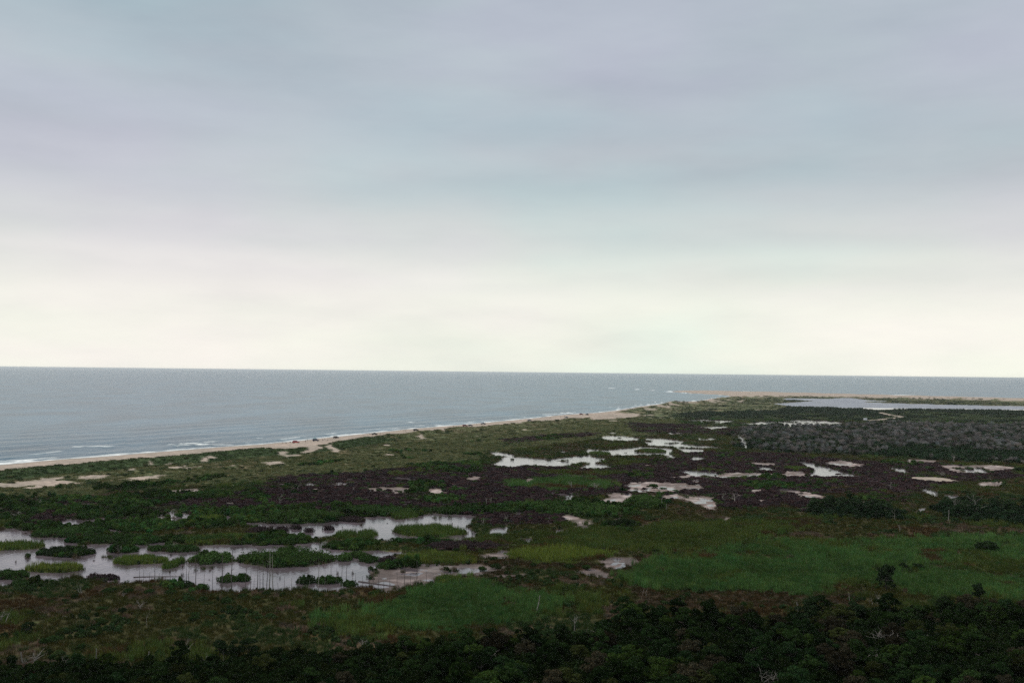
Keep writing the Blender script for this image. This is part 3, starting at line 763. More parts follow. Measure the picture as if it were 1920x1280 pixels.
def dome(n, lobes, leaf, flat=.75):
    """leafy mound: lobes = list of (x, y, z, r)"""
    w = np.array([l[3] ** 2 for l in lobes]); w = w / w.sum()
    pick = rng.choice(len(lobes), n, p=w)
    L = np.array(lobes)[pick]
    d = rng.normal(size=(n, 3)); d[:, 2] = np.abs(d[:, 2]) * 1.1 - .25
    d /= np.linalg.norm(d, axis=1, keepdims=True)
    r = L[:, 3:4] * rng.uniform(.72, 1.06, (n, 1))
    c = L[:, :3] + d * r * np.array([1, 1, flat])
    nn = d + rng.normal(size=(n, 3)) * .48
    return quads_from(c, nn, leaf * rng.uniform(.6, 1.35, n))
def blades(n, rx, ry, h0, h1, wdt, lean=.18):
    t = rng.uniform(0, 2 * math.pi, n); q = np.sqrt(rng.uniform(0, 1, n))
    x, y = q * np.cos(t) * rx, q * np.sin(t) * ry
    return blades_at(x, y, np.zeros(n), rng.uniform(h0, h1, n), wdt, lean)
def blades_at(x, y, z, h, wdt, lean=.18):
    n = len(x)
    a = rng.uniform(0, 2 * math.pi, n)
    lx, ly = rng.normal(0, lean, n) * h, rng.normal(0, lean, n) * h
    dx, dy = np.cos(a) * wdt * .5, np.sin(a) * wdt * .5
    k = rng.uniform(.6, 1.3, n)
    dx, dy = dx * k, dy * k
    v = np.stack([np.stack([x - dx, y - dy, z], 1), np.stack([x + dx, y + dy, z], 1),
                  np.stack([x + lx + dx * .45, y + ly + dy * .45, z + h], 1), np.stack([x + lx - dx * .45, y + ly - dy * .45, z + h * .97], 1)], 1)
    return v.reshape(-1, 3), np.arange(4 * n).reshape(-1, 4)
def tubes(segs, sides=5):
    """segs: list of (p0, p1, r0, r1) -> quads"""
    V_, F_ = [], []
    for p0, p1, r0, r1 in segs:
        p0, p1 = np.array(p0, float), np.array(p1, float)
        ax = p1 - p0; ax /= np.linalg.norm(ax) + 1e-9
        t = np.array([1, 0, 0]) if abs(ax[0]) < .8 else np.array([0, 1, 0])
        a = np.cross(ax, t); a /= np.linalg.norm(a)
        b = np.cross(ax, a)
        base = sum(len(v) for v in V_)
        ang = np.arange(sides) * 2 * math.pi / sides
        ring = np.cos(ang)[:, None] * a + np.sin(ang)[:, None] * b
        V_.append(np.vstack([p0 + ring * r0, p1 + ring * r1]))
        for k in range(sides):
            k2 = (k + 1) % sides
            F_.append((base + k, base + k2, base + sides + k2, base + sides + k))
    return np.vstack(V_), np.array(F_)
def branch(segs, p, d, ln, r, depth, R_, spread=.6, kids=(2, 3), gnarl=.25):
    p = np.array(p, float); d = np.array(d, float)
    nstep = 3
    for k in range(nstep):
        d = d + np.array([R_.gauss(0, gnarl), R_.gauss(0, gnarl), R_.gauss(0, gnarl * .6)]) * .6
        d /= np.linalg.norm(d)
        q = p + d * ln / nstep
        r1 = r * (.84 if depth else .72)
        segs.append((p.copy(), q.copy(), r, r1))
        p, r = q, r1
        if depth and k >= 1:
            for _ in range(R_.randint(*kids) - (1 if k == 1 else 0)):
                a = np.array([R_.gauss(0, 1), R_.gauss(0, 1), R_.gauss(.35, .5)])
                nd = d * (1 - spread) + a / np.linalg.norm(a) * spread
                branch(segs, p, nd / np.linalg.norm(nd), ln * R_.uniform(.5, .75), r * .66, depth - 1, R_, spread, kids, gnarl)

def leafmesh(name, parts, m, colors):
    vs_, fs_, b = [], [], 0
    for v, f in parts:
        vs_.append(v); fs_.append(f + b); b += len(v)
    me = mesh_np(name, np.vstack(vs_), np.vstack(fs_), [m])
    fattr(me, 'v', colors)
    return me

# ------------------------------------------------------------------ scattered cover (nobody could count it)
def coll_of(name, meshes):
    c = bpy.data.collections.new(name)
    for k, me in enumerate(meshes):
        c.objects.link(bpy.data.objects.new('%s_%02d' % (name, k), me))
    return c
def lobes_for(nl, spread=.55):
    out = [(0, 0, .30, .72)]
    for _ in range(nl):
        a = rng.uniform(0, 6.28)
        out.append((math.cos(a) * spread * rng.uniform(.5, 1.2), math.sin(a) * spread * rng.uniform(.5, 1.2), rng.uniform(.1, .55), rng.uniform(.3, .5)))
    return out
shrubs = []
for k in range(8):
    n = 260
    shrubs.append(leafmesh('shrub_src', [dome(n, lobes_for(7), .22)], M_LEAF_I, leaf_colors(n)))
C_SHRUB = coll_of('shrub_sources', shrubs)
tufts = []
for k in range(6):
    n = 46
    v, f = blades(n, .75, .75, .55, 1.0, .075, .22)
    tufts.append(leafmesh('tuft_src', [(v, f)], M_LEAF_I, leaf_colors(n, .6, 1.35, .2)))
C_TUFT = coll_of('tuft_sources', tufts)
bares = []
for k in range(6):
    R_ = random.Random(500 + k)
    segs = []
    for s_ in range(2):
        branch(segs, (R_.gauss(0, .2), R_.gauss(0, .2), -.05), (R_.gauss(0, .25), R_.gauss(0, .25), 1), 2.0, .10, 2, R_, .6, (2, 3), .25)
    v1, f1 = tubes(segs, 3)
    n = 150
    d = rng.normal(size=(n, 3)); d[:, 2] = np.abs(d[:, 2]); d /= np.linalg.norm(d, axis=1, keepdims=True)
    c = np.array([0, 0, 1.7]) + d * rng.uniform(.7, 1.9, (n, 1)) * np.array([1, 1, .85])
    v2, f2 = quads_from(c, np.cross(d, rng.normal(size=(n, 3))), rng.uniform(.5, 1.1, n), .09)
    bares.append(leafmesh('bare_src', [(v1, f1), (v2, f2)], M_LEAF_I, np.vstack([np.full((len(v1), 3), 1.0), leaf_colors(n, .7, 1.3, .05)])))
C_BARE = coll_of('bare_sources', bares)
patches = []
for k in range(6):                                   # far thicket patch, many small crowns
    lob = [(rng.uniform(-3, 3), rng.uniform(-3, 3), rng.uniform(.0, .5), rng.uniform(.8, 1.5)) for _ in range(11)]
    n = 420
    patches.append(leafmesh('patch_src', [dome(n, lob, .55)], M_LEAF_I, leaf_colors(n)))
C_PATCH = coll_of('patch_sources', patches)

def gn_scatter():
    ng = bpy.data.node_groups.new('scatter_plants', 'GeometryNodeTree')
    return ng
def scatter(name, x, y, z, scl, tint, coll, nvar, label, cat):
    n = len(x)
    me = bpy.data.meshes.new(name)
    me.vertices.add(n)
    me.vertices.foreach_set('co', np.stack([x, y, z], 1).astype(np.float32).ravel())
    fattr(me, 'rz', rng.uniform(0, 6.283, n), 'FLOAT')
    fattr(me, 'scl', scl, 'FLOAT_VECTOR')
    a = me.attributes.new('pick', 'INT', 'POINT'); a.data.foreach_set('value', rng.integers(0, nvar, n).astype(np.int32))
    fattr(me, 'tint', tint)
    o = link(bpy.data.objects.new(name, me))
    ng = bpy.data.node_groups.new('scatter_' + name, 'GeometryNodeTree')
    ng.interface.new_socket('Geometry', in_out='INPUT', socket_type='NodeSocketGeometry')
    ng.interface.new_socket('Geometry', in_out='OUTPUT', socket_type='NodeSocketGeometry')
    gi, go = ng.nodes.new('NodeGroupInput'), ng.nodes.new('NodeGroupOutput')
    ci = ng.nodes.new('GeometryNodeCollectionInfo')
    ci.inputs['Collection'].default_value = coll
    ci.inputs['Separate Children'].default_value = True
    ci.inputs['Reset Children'].default_value = True
    ip = ng.nodes.new('GeometryNodeInstanceOnPoints')
    ip.inputs['Pick Instance'].default_value = True
    def na(nm, t):
        q = ng.nodes.new('GeometryNodeInputNamedAttribute'); q.data_type = t; q.inputs['Name'].default_value = nm
        return q.outputs['Attribute']
    cx_ = ng.nodes.new('ShaderNodeCombineXYZ')
    ng.links.new(na('rz', 'FLOAT'), cx_.inputs['Z'])
    ng.links.new(gi.outputs[0], ip.inputs['Points'])
    ng.links.new(ci.outputs[0], ip.inputs['Instance'])
    ng.links.new(na('pick', 'INT'), ip.inputs['Instance Index'])
    ng.links.new(cx_.outputs[0], ip.inputs['Rotation'])
    ng.links.new(na('scl', 'FLOAT_VECTOR'), ip.inputs['Scale'])
    ng.links.new(ip.outputs[0], go.inputs[0])
    md = o.modifiers.new('scatter', 'NODES')
    md.node_group = ng
    tag(o, label, cat, kind='stuff')
    return o

def jitter(y0, y1, step, ulim=.56):
    """loose grid of places between two depths, as wide as the view there"""
    ys = np.arange(y0, y1, step)
    X_, Y_ = [], []
    for yv in ys:
        w = yv * ulim + 12
        xs = np.arange(-w, w, step)
        X_.append(xs + rng.uniform(-.5, .5, len(xs)) * step)
        Y_.append(yv + rng.uniform(-.5, .5, len(xs)) * step)
    return np.concatenate(X_), np.concatenate(Y_)

BANDS = [(142, 260, 1.05), (260, 420, 1.35), (420, 700, 1.9), (700, 1100, 2.8)]
bag = {}
def put(key, x, y, z, s, t):
    bag.setdefault(key, []).append((x, y, z, s, t))
def tint_of(c, n, var=.28, hue=.1):
    k = rng.uniform(1 - var, 1 + var, (n, 1))
    w = rng.normal(0, hue, (n, 1))
    return np.clip(np.array(c)[None, :] * k * (1 + w * np.array([[1, 0, -.4]])), .002, .9)

for b0, b1, st in BANDS:
    x, y = jitter(b0, b1, st)
    c, ws, ld, sd_, h = cover(x, y)
    jx, jy = rng.normal(0, .9 + b0 / 500, len(x)), rng.normal(0, 1.6 + b0 / 300, len(x))
    cj = cover(x + jx, y + jy)[0]
    hard = (c == W) | (c == U) | (c == S) | (cj == W) | (cj == U) | (cj == S)
    c = np.where(hard, c, cj)
    ok = (ld > 12) & (sd_ > -3) & (ws < -.35)
    clumpy = fbm(x, y, 9, 401, 3)
    fine = fbm(x, y, 3.5, 421, 2)
    u = rng.uniform(0, 1, len(x))
    big = st / 1.2
    def sel(mask):
        return np.nonzero(mask & ok)[0]
    def scl3(n, a, b_, h0, h1):
        r = rng.uniform(a, b_, n)
        return np.stack([r, r, rng.uniform(h0, h1, n)], 1)
    # purple scrub
    i = sel((c == P) & (clumpy > -.45) & (u < .92))
    s = scl3(len(i), .7 * big, 1.4 * big, .4, 1.15); s[:, 2] *= np.clip(1 + .6 * clumpy[i], .5, 1.4)
    tn = tint_of((.052, .034, .036), len(i), .5, .1)
    gr = fine[i] > .42
    tn[gr] = tint_of((.045, .075, .025), int(gr.sum()))
    put('purple_scrub', x[i], y[i], h[i] - .05, s, tn)
    # green scrub
    i = sel((c == G) & (clumpy <= -.12) & (u < .7))
    put('purple_scrub', x[i], y[i], h[i] - .05, scl3(len(i), .6 * big, 1.0 * big, .3, .7), tint_of((.036, .034, .022), len(i), .5, .15))
    i = sel((c == G) & (clumpy > -.12 + .2 * fine) & (u < .95))
    s = scl3(len(i), .65 * big, 1.5 * big, .5, 2.1); s[:, 2] *= np.clip(1 + .7 * clumpy[i], .5, 1.5)
    tn = tint_of((.036, .070, .018), len(i), .5, .16)
    dkk = fbm(x[i], y[i], 16, 441, 3)
    tn = tn * np.clip(1.05 + .9 * dkk, .4, 1.7)[:, None]
    q = (y[i] > 800) & (dkk < .2)
    tn[q] = tint_of((.075, .095, .045), int(q.sum()), .35)
    s[q, 2] *= .5
    put('green_scrub', x[i], y[i], h[i] - .05, s, tn)
    # dark wood undergrowth
    i = sel((c == T) & (u < .7))
    s = scl3(len(i), .9 * big, 1.6 * big, 1.2, 2.6)
    put('green_scrub', x[i], y[i], h[i] - .05, s, tint_of((.022, .042, .020) if b0 < 600 else (.036, .056, .032), len(i), .5))  # paler tint in the far bands: distance haze put into the leaf colour
    # meadow: loose bushes and grass
    i = sel((c == Mw) & (clumpy > .28) & (u < .55))
    s = scl3(len(i), .5 * big, 1.1 * big, .6, 1.2)
    put('green_scrub', x[i], y[i], h[i] - .05, s, tint_of((.036, .062, .022), len(i), .4))
    i = sel((c == Mw) & (u > .25) & (clumpy < .4))
    s = scl3(len(i), .8 * big, 1.2 * big, .45, .95)
    tn = tint_of((.058, .060, .018), len(i), .3, .15)
    q = dry_i = fbm(x[i], y[i], 9, 131, 3)
    a_ = (q > .3) & (rng.uniform(0, 1, len(i)) < .7)
    tn[a_] = tint_of((.13, .092, .066), int(a_.sum()), .4)
    q = fbm(x[i], y[i], 17, 151, 3) > .4
    tn[q] = tint_of((.070, .044, .020), int(q.sum()), .3)
    q = fbm(x[i], y[i], 21, 171, 3) > .18
    tn[q] = tint_of((.040, .068, .022), int(q.sum()), .3)
    put('meadow_grass', x[i], y[i], h[i] - .03, s, tn)
    # brown marsh
    i = sel((c == B) & (u < .85))
    s = scl3(len(i), .8 * big, 1.2 * big, .3, .7)
    tn = tint_of((.055, .042, .019), len(i), .35, .2)
    q = fine[i] > .25
    tn[q] = tint_of((.055, .065, .022), int(q.sum()), .3)
    put('meadow_grass', x[i], y[i], h[i] - .03, s, tn)
    i = sel((c == B) & (clumpy > .33) & (u > .72))
    put('green_scrub', x[i], y[i], h[i] - .05, scl3(len(i), .5 * big, .95 * big, .6, 1.2), tint_of((.034, .056, .02), len(i), .4))
    # forest floor
    i = sel((c == FO) & (u < .8))
    put('green_scrub', x[i], y[i], h[i] - .05, scl3(len(i), .8, 1.5, .8, 2.2), tint_of((.014, .024, .008), len(i), .45))
    # reeds and sedge
    for cc, base, h0, h1 in ((R, (.082, .155, .044), 1.1, 1.8), (O, (.082, .110, .028), .9, 1.6), (Y, (.125, .165, .034), .8, 1.4)):
        i = sel((c == cc) & (u < .97))
        s = scl3(len(i), .95 * big, 1.35 * big, h0, h1)
        sw = fbm(x[i], y[i] * .6, 16, 461, 3)
        s[:, 2] *= np.clip(1 + .45 * clumpy[i] + .55 * sw, .45, 1.6)
        tn = tint_of(base, len(i), .26, .12)
        tn = tn * np.clip(1 + .45 * sw, .6, 1.45)[:, None]
        q = fbm(x[i], y[i], 12, 481, 3) > .45
        tn[q] = tint_of((.090, .060, .028), int(q.sum()), .3)
        put('reeds', x[i], y[i], h[i] - .05, s, tn)
    okf = (ld > 12) & (sd_ > -3) & (ws > -1.8 * max(1, b0 / 300)) & (ws < 1.3)
    i = np.nonzero(okf & (u < .5 - .22 * np.clip(ws, 0, 2)) & (fine > -.15 + .25 * np.clip(ws, 0, 2)))[0]
    s = scl3(len(i), .6 * big, 1.0 * big, .6, 1.3)
    tn = tint_of((.060, .085, .028), len(i), .35, .15)
    q = rng.uniform(0, 1, len(i)) < .3
    tn[q] = tint_of((.10, .075, .045), int(q.sum()), .3)
    put('reeds', x[i], y[i], np.maximum(h[i], .2) - .03, s, tn)
    i = np.nonzero(okf & (u > .8) & (ws < 0) & (fine > .05))[0]
    put('green_scrub', x[i], y[i], h[i] - .05, scl3(len(i), .4 * big, .8 * big, .6, 1.2), tint_of((.032, .055, .020), len(i), .4))
    i = np.nonzero((ws > .5) & (y < 420) & (u < .05) & (fine > .12))[0]      # dead stems and tussocks in the shallows
    put('pond_tussocks', x[i], y[i], np.full(len(i), .26), scl3(len(i), .15, .5, .2, 1.0), tint_of((.050, .042, .030), len(i), .5, .2))
    # dune grass and low dune shrubs
    i = sel((c == D) & (u < .75) & (sd_ > 0))
    s = scl3(len(i), .9 * big, 1.4 * big, .35, .8)
    tn = tint_of((.130, .140, .062), len(i), .28, .1)
    q = (sd_[i] < 17) & (y[i] < 720)
    tn[q] = tint_of((.048, .078, .028), int(q.sum()), .3)
    put('dune_grass', x[i], y[i], h[i] - .03, s, tn)
    i = sel((c == D) & (u > .92) & (clumpy > -.1) & (sd_ > 0))
    put('dune_shrubs', x[i], y[i], h[i] - .05, scl3(len(i), .7 * big, 1.3 * big, .5, 1.1), tint_of((.062, .084, .036), len(i), .35))
    # grey leafless wood
    i = sel((c == K) & (u < .36) & (clumpy < .12))
    s = scl3(len(i), .32 * big, .62 * big, .7, 1.5)
    put('bare_wood', x[i], y[i], h[i] - .05, s, tint_of((.165, .155, .152), len(i), .7, .08))
    i = sel((c == K) & (u > .40) & ((clumpy > -.02) | (u > .90)))
    put('green_scrub', x[i], y[i], h[i] - .05, scl3(len(i), .8 * big, 1.5 * big, 1.2, 3.8), tint_of((.032, .050, .026), len(i), .6, .15))
    i = sel((c == K) & (u > .6) & (clumpy <= .05))
    put('dune_shrubs', x[i], y[i], h[i] - .05, scl3(len(i), .8 * big, 1.2 * big, .6, 1.2), tint_of((.075, .080, .050), len(i), .3))
# beyond: thicket patches, their tints lightened to put distance haze into the colour
x, y = jitter(1100, 2420, 5.2)
c, ws, ld, sd_, h = cover(x, y)
tk = np.minimum(sdist(x, y, TP[0], False), sdist(x, y, TP[1], False))
ok = (ld > 15) & (sd_ > 2) & (ws < -7) & (tk > 9)
u = rng.uniform(0, 1, len(x))
cl_ = fbm(x, y, 34, 501, 3)
i = np.nonzero(ok & (c == T))[0]
r = rng.uniform(.8, 1.3, len(i))
put('far_thicket', x[i], y[i], h[i] - .3, np.stack([r, r, rng.uniform(1.0, 2.4, len(i))], 1), tint_of((.042, .062, .038), len(i), .5))
i = np.nonzero(ok & ((c == G) | (c == P) | (c == Mw)) & (u < .85))[0]
r = rng.uniform(.7, 1.2, len(i))
tn = tint_of((.080, .105, .052), len(i), .35); fz_ = fbm(x[i], y[i], 22, 521, 3); dz_ = fz_ > .2
tn[dz_] = tint_of((.042, .062, .036), int(dz_.sum()), .4)
put('far_thicket', x[i], y[i], h[i] - .3, np.stack([r, r, rng.uniform(.35, .8, len(i)) * np.where(dz_, 2.6, 1)], 1), tn)
i = np.nonzero(ok & (c == D) & (cl_ > -.2) & (u < .45))[0]
r = rng.uniform(.5, 1.0, len(i))
put('far_thicket', x[i], y[i], h[i] - .3, np.stack([r, r, rng.uniform(.35, .8, len(i))], 1), tint_of((.085, .105, .052), len(i), .3))
i = np.nonzero(ok & (c == K) & (u < .3))[0]
put('bare_wood', x[i], y[i], h[i] - .05, np.stack([np.full(len(i), 1.2), np.full(len(i), 1.2), rng.uniform(.8, 1.5, len(i))], 1), tint_of((.20, .185, .18), len(i), .5, .06))

STUFF = {
 'purple_scrub': (C_SHRUB, 8, 'dark purple-brown scrub covering the middle of the marsh', 'scrub'),
 'green_scrub': (C_SHRUB, 8, 'low green scrub spread over the marsh and between the trees', 'scrub'),
 'meadow_grass': (C_TUFT, 6, 'olive, rusty and straw-coloured marsh grass in the near meadow', 'grass'),
 'reeds': (C_TUFT, 6, 'green reed fields covering the right and centre of the marsh', 'reeds'),
 'pond_tussocks': (C_TUFT, 6, 'dark tussocks and dead stems scattered in the shallow pond water', 'tussocks'),
 'dune_grass': (C_TUFT, 6, 'olive dune grass behind the beach', 'grass'),
 'dune_shrubs': (C_SHRUB, 8, 'low dull green shrubs dotted over the dunes', 'shrubs'),
 'bare_wood': (C_BARE, 6, 'far grey leafless wood on the right, read as one mass', 'wood'),
 'far_thicket': (C_PATCH, 6, 'far green thicket towards the cape and lagoon', 'thicket'),
}
for key, (cc, nv, lab, cat) in STUFF.items():
    L_ = bag[key]
    scatter(key, *(np.concatenate([q[k] for q in L_]) for k in range(3)), np.vstack([q[3] for q in L_]), np.vstack([q[4] for q in L_]), cc, nv, lab, cat)

# ------------------------------------------------------------------ clumps standing alone: each one a thing
def ground_z(x, y):
    return float(cover(np.array([x]), np.array([y]))[4][0])
for c, (cx, cyy, rx, ry) in zip(CL, FOOT):
    kind, x0, x1, yt, yb, h, lab = c
    if kind == 'reed':
        n = int(min(5200, max(700, rx * ry * math.pi * 9)))
        px, py, q = foot_points(n, cx, cyy, rx, ry)
        n = len(px)
        hh_ = h * (.74 + .38 * fbm(px + cx, py, 3.0, 7, 3)) * rng.uniform(.6, 1.2, n) * np.clip(1.25 - .5 * q ** 4, .6, 1)
        sc_ = max(1, cyy / 330)
        v, f = blades_at(px, py, np.zeros(n), hh_, .13 * sc_, .10)
        me = leafmesh('reed_bed', [(v, f)], M_LEAF, leaf_colors(n, .6, 1.35, .18))
        o = bpy.data.objects.new('reed_bed', me)
        o.color = (.165, .205, .040, 1) if 'yellow' in lab else ((.095, .115, .032, 1) if 'olive' in lab or 'strip' in lab else (.080, .130, .034, 1))
        cat, grp = 'reeds', 'reed beds in the ponds'
    else:
        sp_ = 1.25 * max(1, cyy / 330)
        m_ = max(4, int(rx * ry * math.pi / (sp_ * sp_) * 1.15))
        m_ = min(m_, 320)
        sp_ = max(sp_, math.sqrt(rx * ry * math.pi / m_))
        px, py, q = foot_points(m_, cx, cyy, rx, ry, .95)
        px, py = np.clip(px, -rx * 1.05, rx * 1.05), np.clip(py, -ry * 1.05, ry * 1.05)
        lob = []
        for a_, b_, qq in zip(px, py, q):
            top = h * (1 - .4 * min(1, qq) ** 3) * rng.choice([rng.uniform(.5, .9), rng.uniform(.8, 1.25)])
            r_ = sp_ * rng.uniform(.55, .95)
            lob.append((a_, b_, max(.05, top - r_ * .8), r_))
            if top > 1.2:
                lob.append((a_ + rng.normal(0, .2), b_ + rng.normal(0, .2), .12, r_ * 1.05))
        for q_ in np.arange(-rx * .9, rx * .91, sp_ * .45):
            lob.append((q_, 0, .15, min(sp_ * .95, ry)))
        n = int(min(9500, 75 * len(lob)))
        stems = [((-rx * .9, 0, 0), (0, .1, .05), .05, .05), ((0, .1, .05), (rx * .9, 0, 0), .05, .05)]
        for (a_, b_, z_, r_) in lob:
            stems.append(((float(np.clip(a_ * .9, -rx * .88, rx * .88)), .04, .02), (a_, b_, z_ + r_ * .5), .05, .02))
        sv_, sf_ = tubes(stems, 3)
        me = leafmesh('shrub_clump', [dome(n, lob, .30 * max(1, cyy / 330), .9), (sv_, sf_)], M_LEAF, np.vstack([leaf_colors(n), np.full((len(sv_), 3), .8)]))
        o = bpy.data.objects.new('shrub_clump', me)
        b_ = random.uniform(.8, 1.2)
        o.color = (.050, .036, .038, 1) if kind == 'brown' else ((.058 * b_, .105 * b_, .030 * b_, 1) if 'bright' in lab or 'pale' in lab or 'biggest' in lab else
                  ((.024, .040, .018, 1) if 'dark' in lab else (.038 * b_, .074 * b_, .022 * b_, 1)))
        cat, grp = 'shrub', 'shrub clumps in and around the ponds'
    link(o)
    o.location = (cx, cyy, .34)
    tag(o, lab, cat, grp)

# ------------------------------------------------------------------ trees
def copy_tree(src, loc, rz, scale, color, label, cat, group, name):
    r = src.copy(); col.objects.link(r)
    r.name = name
    r.location, r.rotation_euler, r.scale = loc, (0, 0, rz), scale
    r['label'], r['category'], r['group'] = label, cat, group
    for ch in src.children:
        k = ch.copy(); col.objects.link(k); k.parent = r
        k.color = color
    return r
def make_tree(seed, ht, wd, n=1500, flat=.7, open_=False):
    R_ = random.Random(seed)
    root = bpy.data.objects.new('evergreen_tree', None)
    root.empty_display_size = .3
    nl = R_.randint(16, 22)
    lob = []
    for k in range(nl):
        a = R_.uniform(0, 6.283)
        q = math.sqrt(R_.random()) * wd * .36
        z = ht * (R_.uniform(.30, .92) - .30 * (q / (wd * .5)) ** 2)
        lob.append((math.cos(a) * q, math.sin(a) * q, z, wd * R_.uniform(.08, .20)))
    lob.append((0, 0, ht * .84, wd * .17))
    if open_:
        lob = lob[:7]
    crown = bpy.data.objects.new('crown', leafmesh('crown', [dome(n, lob, .21, flat)], M_LEAF, leaf_colors(n, .55, 1.5, .16)))
    segs = []
    base = np.array([0, 0, -.2])
    mid = np.array([R_.gauss(0, .12), R_.gauss(0, .12), ht * .35])
    segs.append((base, mid, .15, .12))
    for (a, b, z, r) in lob[:6]:
        e = np.array([a, b, max(z - r * .3, ht * .4)])
        m_ = (mid + e) / 2 + np.array([R_.gauss(0, .15), R_.gauss(0, .15), .1])
        segs += [(mid, m_, .09, .06), (m_, e, .06, .025)]
    v, f = tubes(segs, 6)
    trunk = bpy.data.objects.new('trunk', mesh_np('trunk', v, f, [M_BARK], True))
    crown.parent = trunk.parent = root
    return root
TREES = [make_tree(100 + k, h_, w_, 3000) for k, (h_, w_) in enumerate([(4.6, 5.2), (4.0, 5.0), (5.2, 4.6), (3.6, 4.4), (4.4, 5.8), (4.9, 4.2), (3.9, 5.4), (5.4, 5.0)])]
# leafless twiggy crown for the half-dead grey trees
def make_bare(seed, ht, wd, m, depth=3, stems=1, r0=.10, spread=.6, kids=(1, 3), lean=(0, 0)):
    R_ = random.Random(seed)
    segs = []
    for s_ in range(stems):
        branch(segs, (R_.gauss(0, .15) * stems, R_.gauss(0, .15) * stems, -.25), (lean[0] + R_.gauss(0, .2 * (stems > 1) + .05), lean[1] + R_.gauss(0, .2 * (stems > 1) + .05), 1), ht * .6, r0, depth, R_, spread, kids, .2)
    v, f = tubes(segs, 5)
    k = ht / max(.5, v[:, 2].max())
    v = v * np.array([k * wd, k * wd, k])
    return mesh_np('dead_tree', v, f, [m], True)

def place_words(x, y):
    u = x / y
    colw = ['at the far left', 'left', 'left of centre', 'left of middle', 'right of middle', 'right of centre', 'right', 'well to the right', 'at the far right'][int(np.clip((u + .52) / 1.04 * 9, 0, 8))]
    row = 'in its front row, ' if y < 158 else ('in its second row, ' if y < 170 else ('in its middle, ' if y < 184 else ('towards its back, ' if y < 198 else 'along its back edge, ')))
    return row + colw
placed = []
def zone_trees(cls_id, y0, y1, step, smin, smax, tints, label_of, group, limit, name, ufilter=None):
    x, y = jitter(y0, y1, step, .545)
    c, ws, ld, sd_, h = cover(x, y)
    i = np.nonzero((c == cls_id) & (ws < -1))[0]
    if ufilter is not None:
        i = i[ufilter(x[i], y[i])]
    i = i[np.argsort(-y[i])]
    if len(i) > limit:
        i = np.sort(rng.choice(i, limit, replace=False))
    for k in i:
        s = rng.uniform(smin, smax)
        t = tints[rng.integers(0, len(tints))]
        b = rng.uniform(.55, 1.5)
        copy_tree(TREES[rng.integers(0, 8)], (x[k], y[k], h[k]), rng.uniform(0, 6.28), (s * rng.uniform(.9, 1.15), s * rng.uniform(.9, 1.15), s * rng.uniform(.85, 1.1)),
                  (t[0] * b, t[1] * b, t[2] * b, 1),
                  ('blackish ' if b < .8 else 'paler ' if b > 1.2 else 'dark ') + ('brownish ' if t[0] > t[1] else '') + ('large ' if s > smin + .7 * (smax - smin) else '') + label_of(x[k], y[k]), 'tree', group, name)
        placed.append((x[k], y[k]))
    return len(i)
GT = [(.020, .038, .011), (.030, .052, .012), (.014, .026, .009), (.034, .042, .013), (.034, .030, .018), (.016, .034, .012), (.020, .038, .011), (.015, .030, .010)]
na_ = zone_trees(FO, 144, 225, 4.3, .72, 1.1, GT,
           lambda x, y: 'evergreen in the near thicket, ' + place_words(x, y),
           'trees of the near thicket', 250, 'thicket_tree', lambda x, y: x > -12)
nb_ = zone_trees(FO, 144, 195, 4.6, .45, .85, GT, lambda x, y: 'scrubby tree in near thicket, ' + place_words(x, y), 'trees of the near thicket, left', 60, 'thicket_tree', lambda x, y: x <= -12)
nc_ = zone_trees(T, 300, 420, 4.6, .75, 1.15, [(.020, .040, .018), (.026, .046, .020)],
           lambda x, y: ('green tree in the wood at right edge, ' + ('its left tip' if x < 162 else 'left part' if x < 175 else 'middle part' if x < 188 else 'right part') + (', front row' if y < 345 else ', middle row' if y < 362 else ', back row')) if x > 147
           else 'green tree in the small wood behind the reed field, ' + ('left end' if x < 113 else 'middle' if x < 127 else 'right end') + (', front' if y < 352 else ', back'),
           'trees of the dark wood on the right', 75, 'wood_tree')
print('trees', na_, nb_, nc_)

def stand(px, py_base, py_top, z=None):
    x, y = up1(px, py_base, .5)
    if z is None:
        z = ground_z(x, y)
    return x, y, z, (py_base - py_top) / pixscale(y)
# lone live trees
for (px, pb, pt, wdk, seed, lab) in [
    (1662, 1106, 1058, .62, 3, 'lone dark tree with layered crown standing above the right reed field'),
    (1852, 1034, 1014, 1.6, 1, 'small dark flat-topped tree in the far right of the reed field'),
    (1693, 1066, 1054, 1.3, 4, 'low dark bushy tree left in the row on the reed field'),
    (1722, 1067, 1056, 1.4, 6, 'low dark bushy tree right in the row on the reed field'),
    (1836, 1128, 1092, .8, 2, 'small pointed dark tree where the right reed field meets the thicket'),
    (51, 1188, 1166, .9, 3, 'lone round dark bushy tree in the near left meadow'),
    (230, 1150, 1138, 1.1, 1, 'tiny round dark tree in the middle of the left meadow'),
    (1600, 1165, 1128, 1.0, 6, 'dark tree at the top edge of the near thicket by the white snag'),
    (412, 1235, 1198, .9, 5, 'dark slim tree at the lower left, left one of a row'),
    (440, 1235, 1200, .9, 7, 'dark slim tree at the lower left, middle one of a row'),
    (465, 1232, 1195, .9, 0, 'dark slim tree at the lower left, right one of a row'),
    (1515, 1170, 1125, .9, 4, 'dark tree behind two curved pale limbs at the thicket edge'),
]:
    x, y, z, hm = stand(px, pb, pt)
    src = TREES[seed]
    hs = [4.6, 4.0, 5.2, 3.6, 4.4, 4.9, 3.9, 5.4][seed]
    s = hm / hs
    copy_tree(src, (x, y, z), random.uniform(0, 6), (s * wdk * 1.1, s * wdk * 1.1, s), (.020, .036, .015, 1), lab, 'tree', 'lone live trees', 'evergreen_tree')
for t in TREES:                        # the sources themselves are not in the scene
    pass

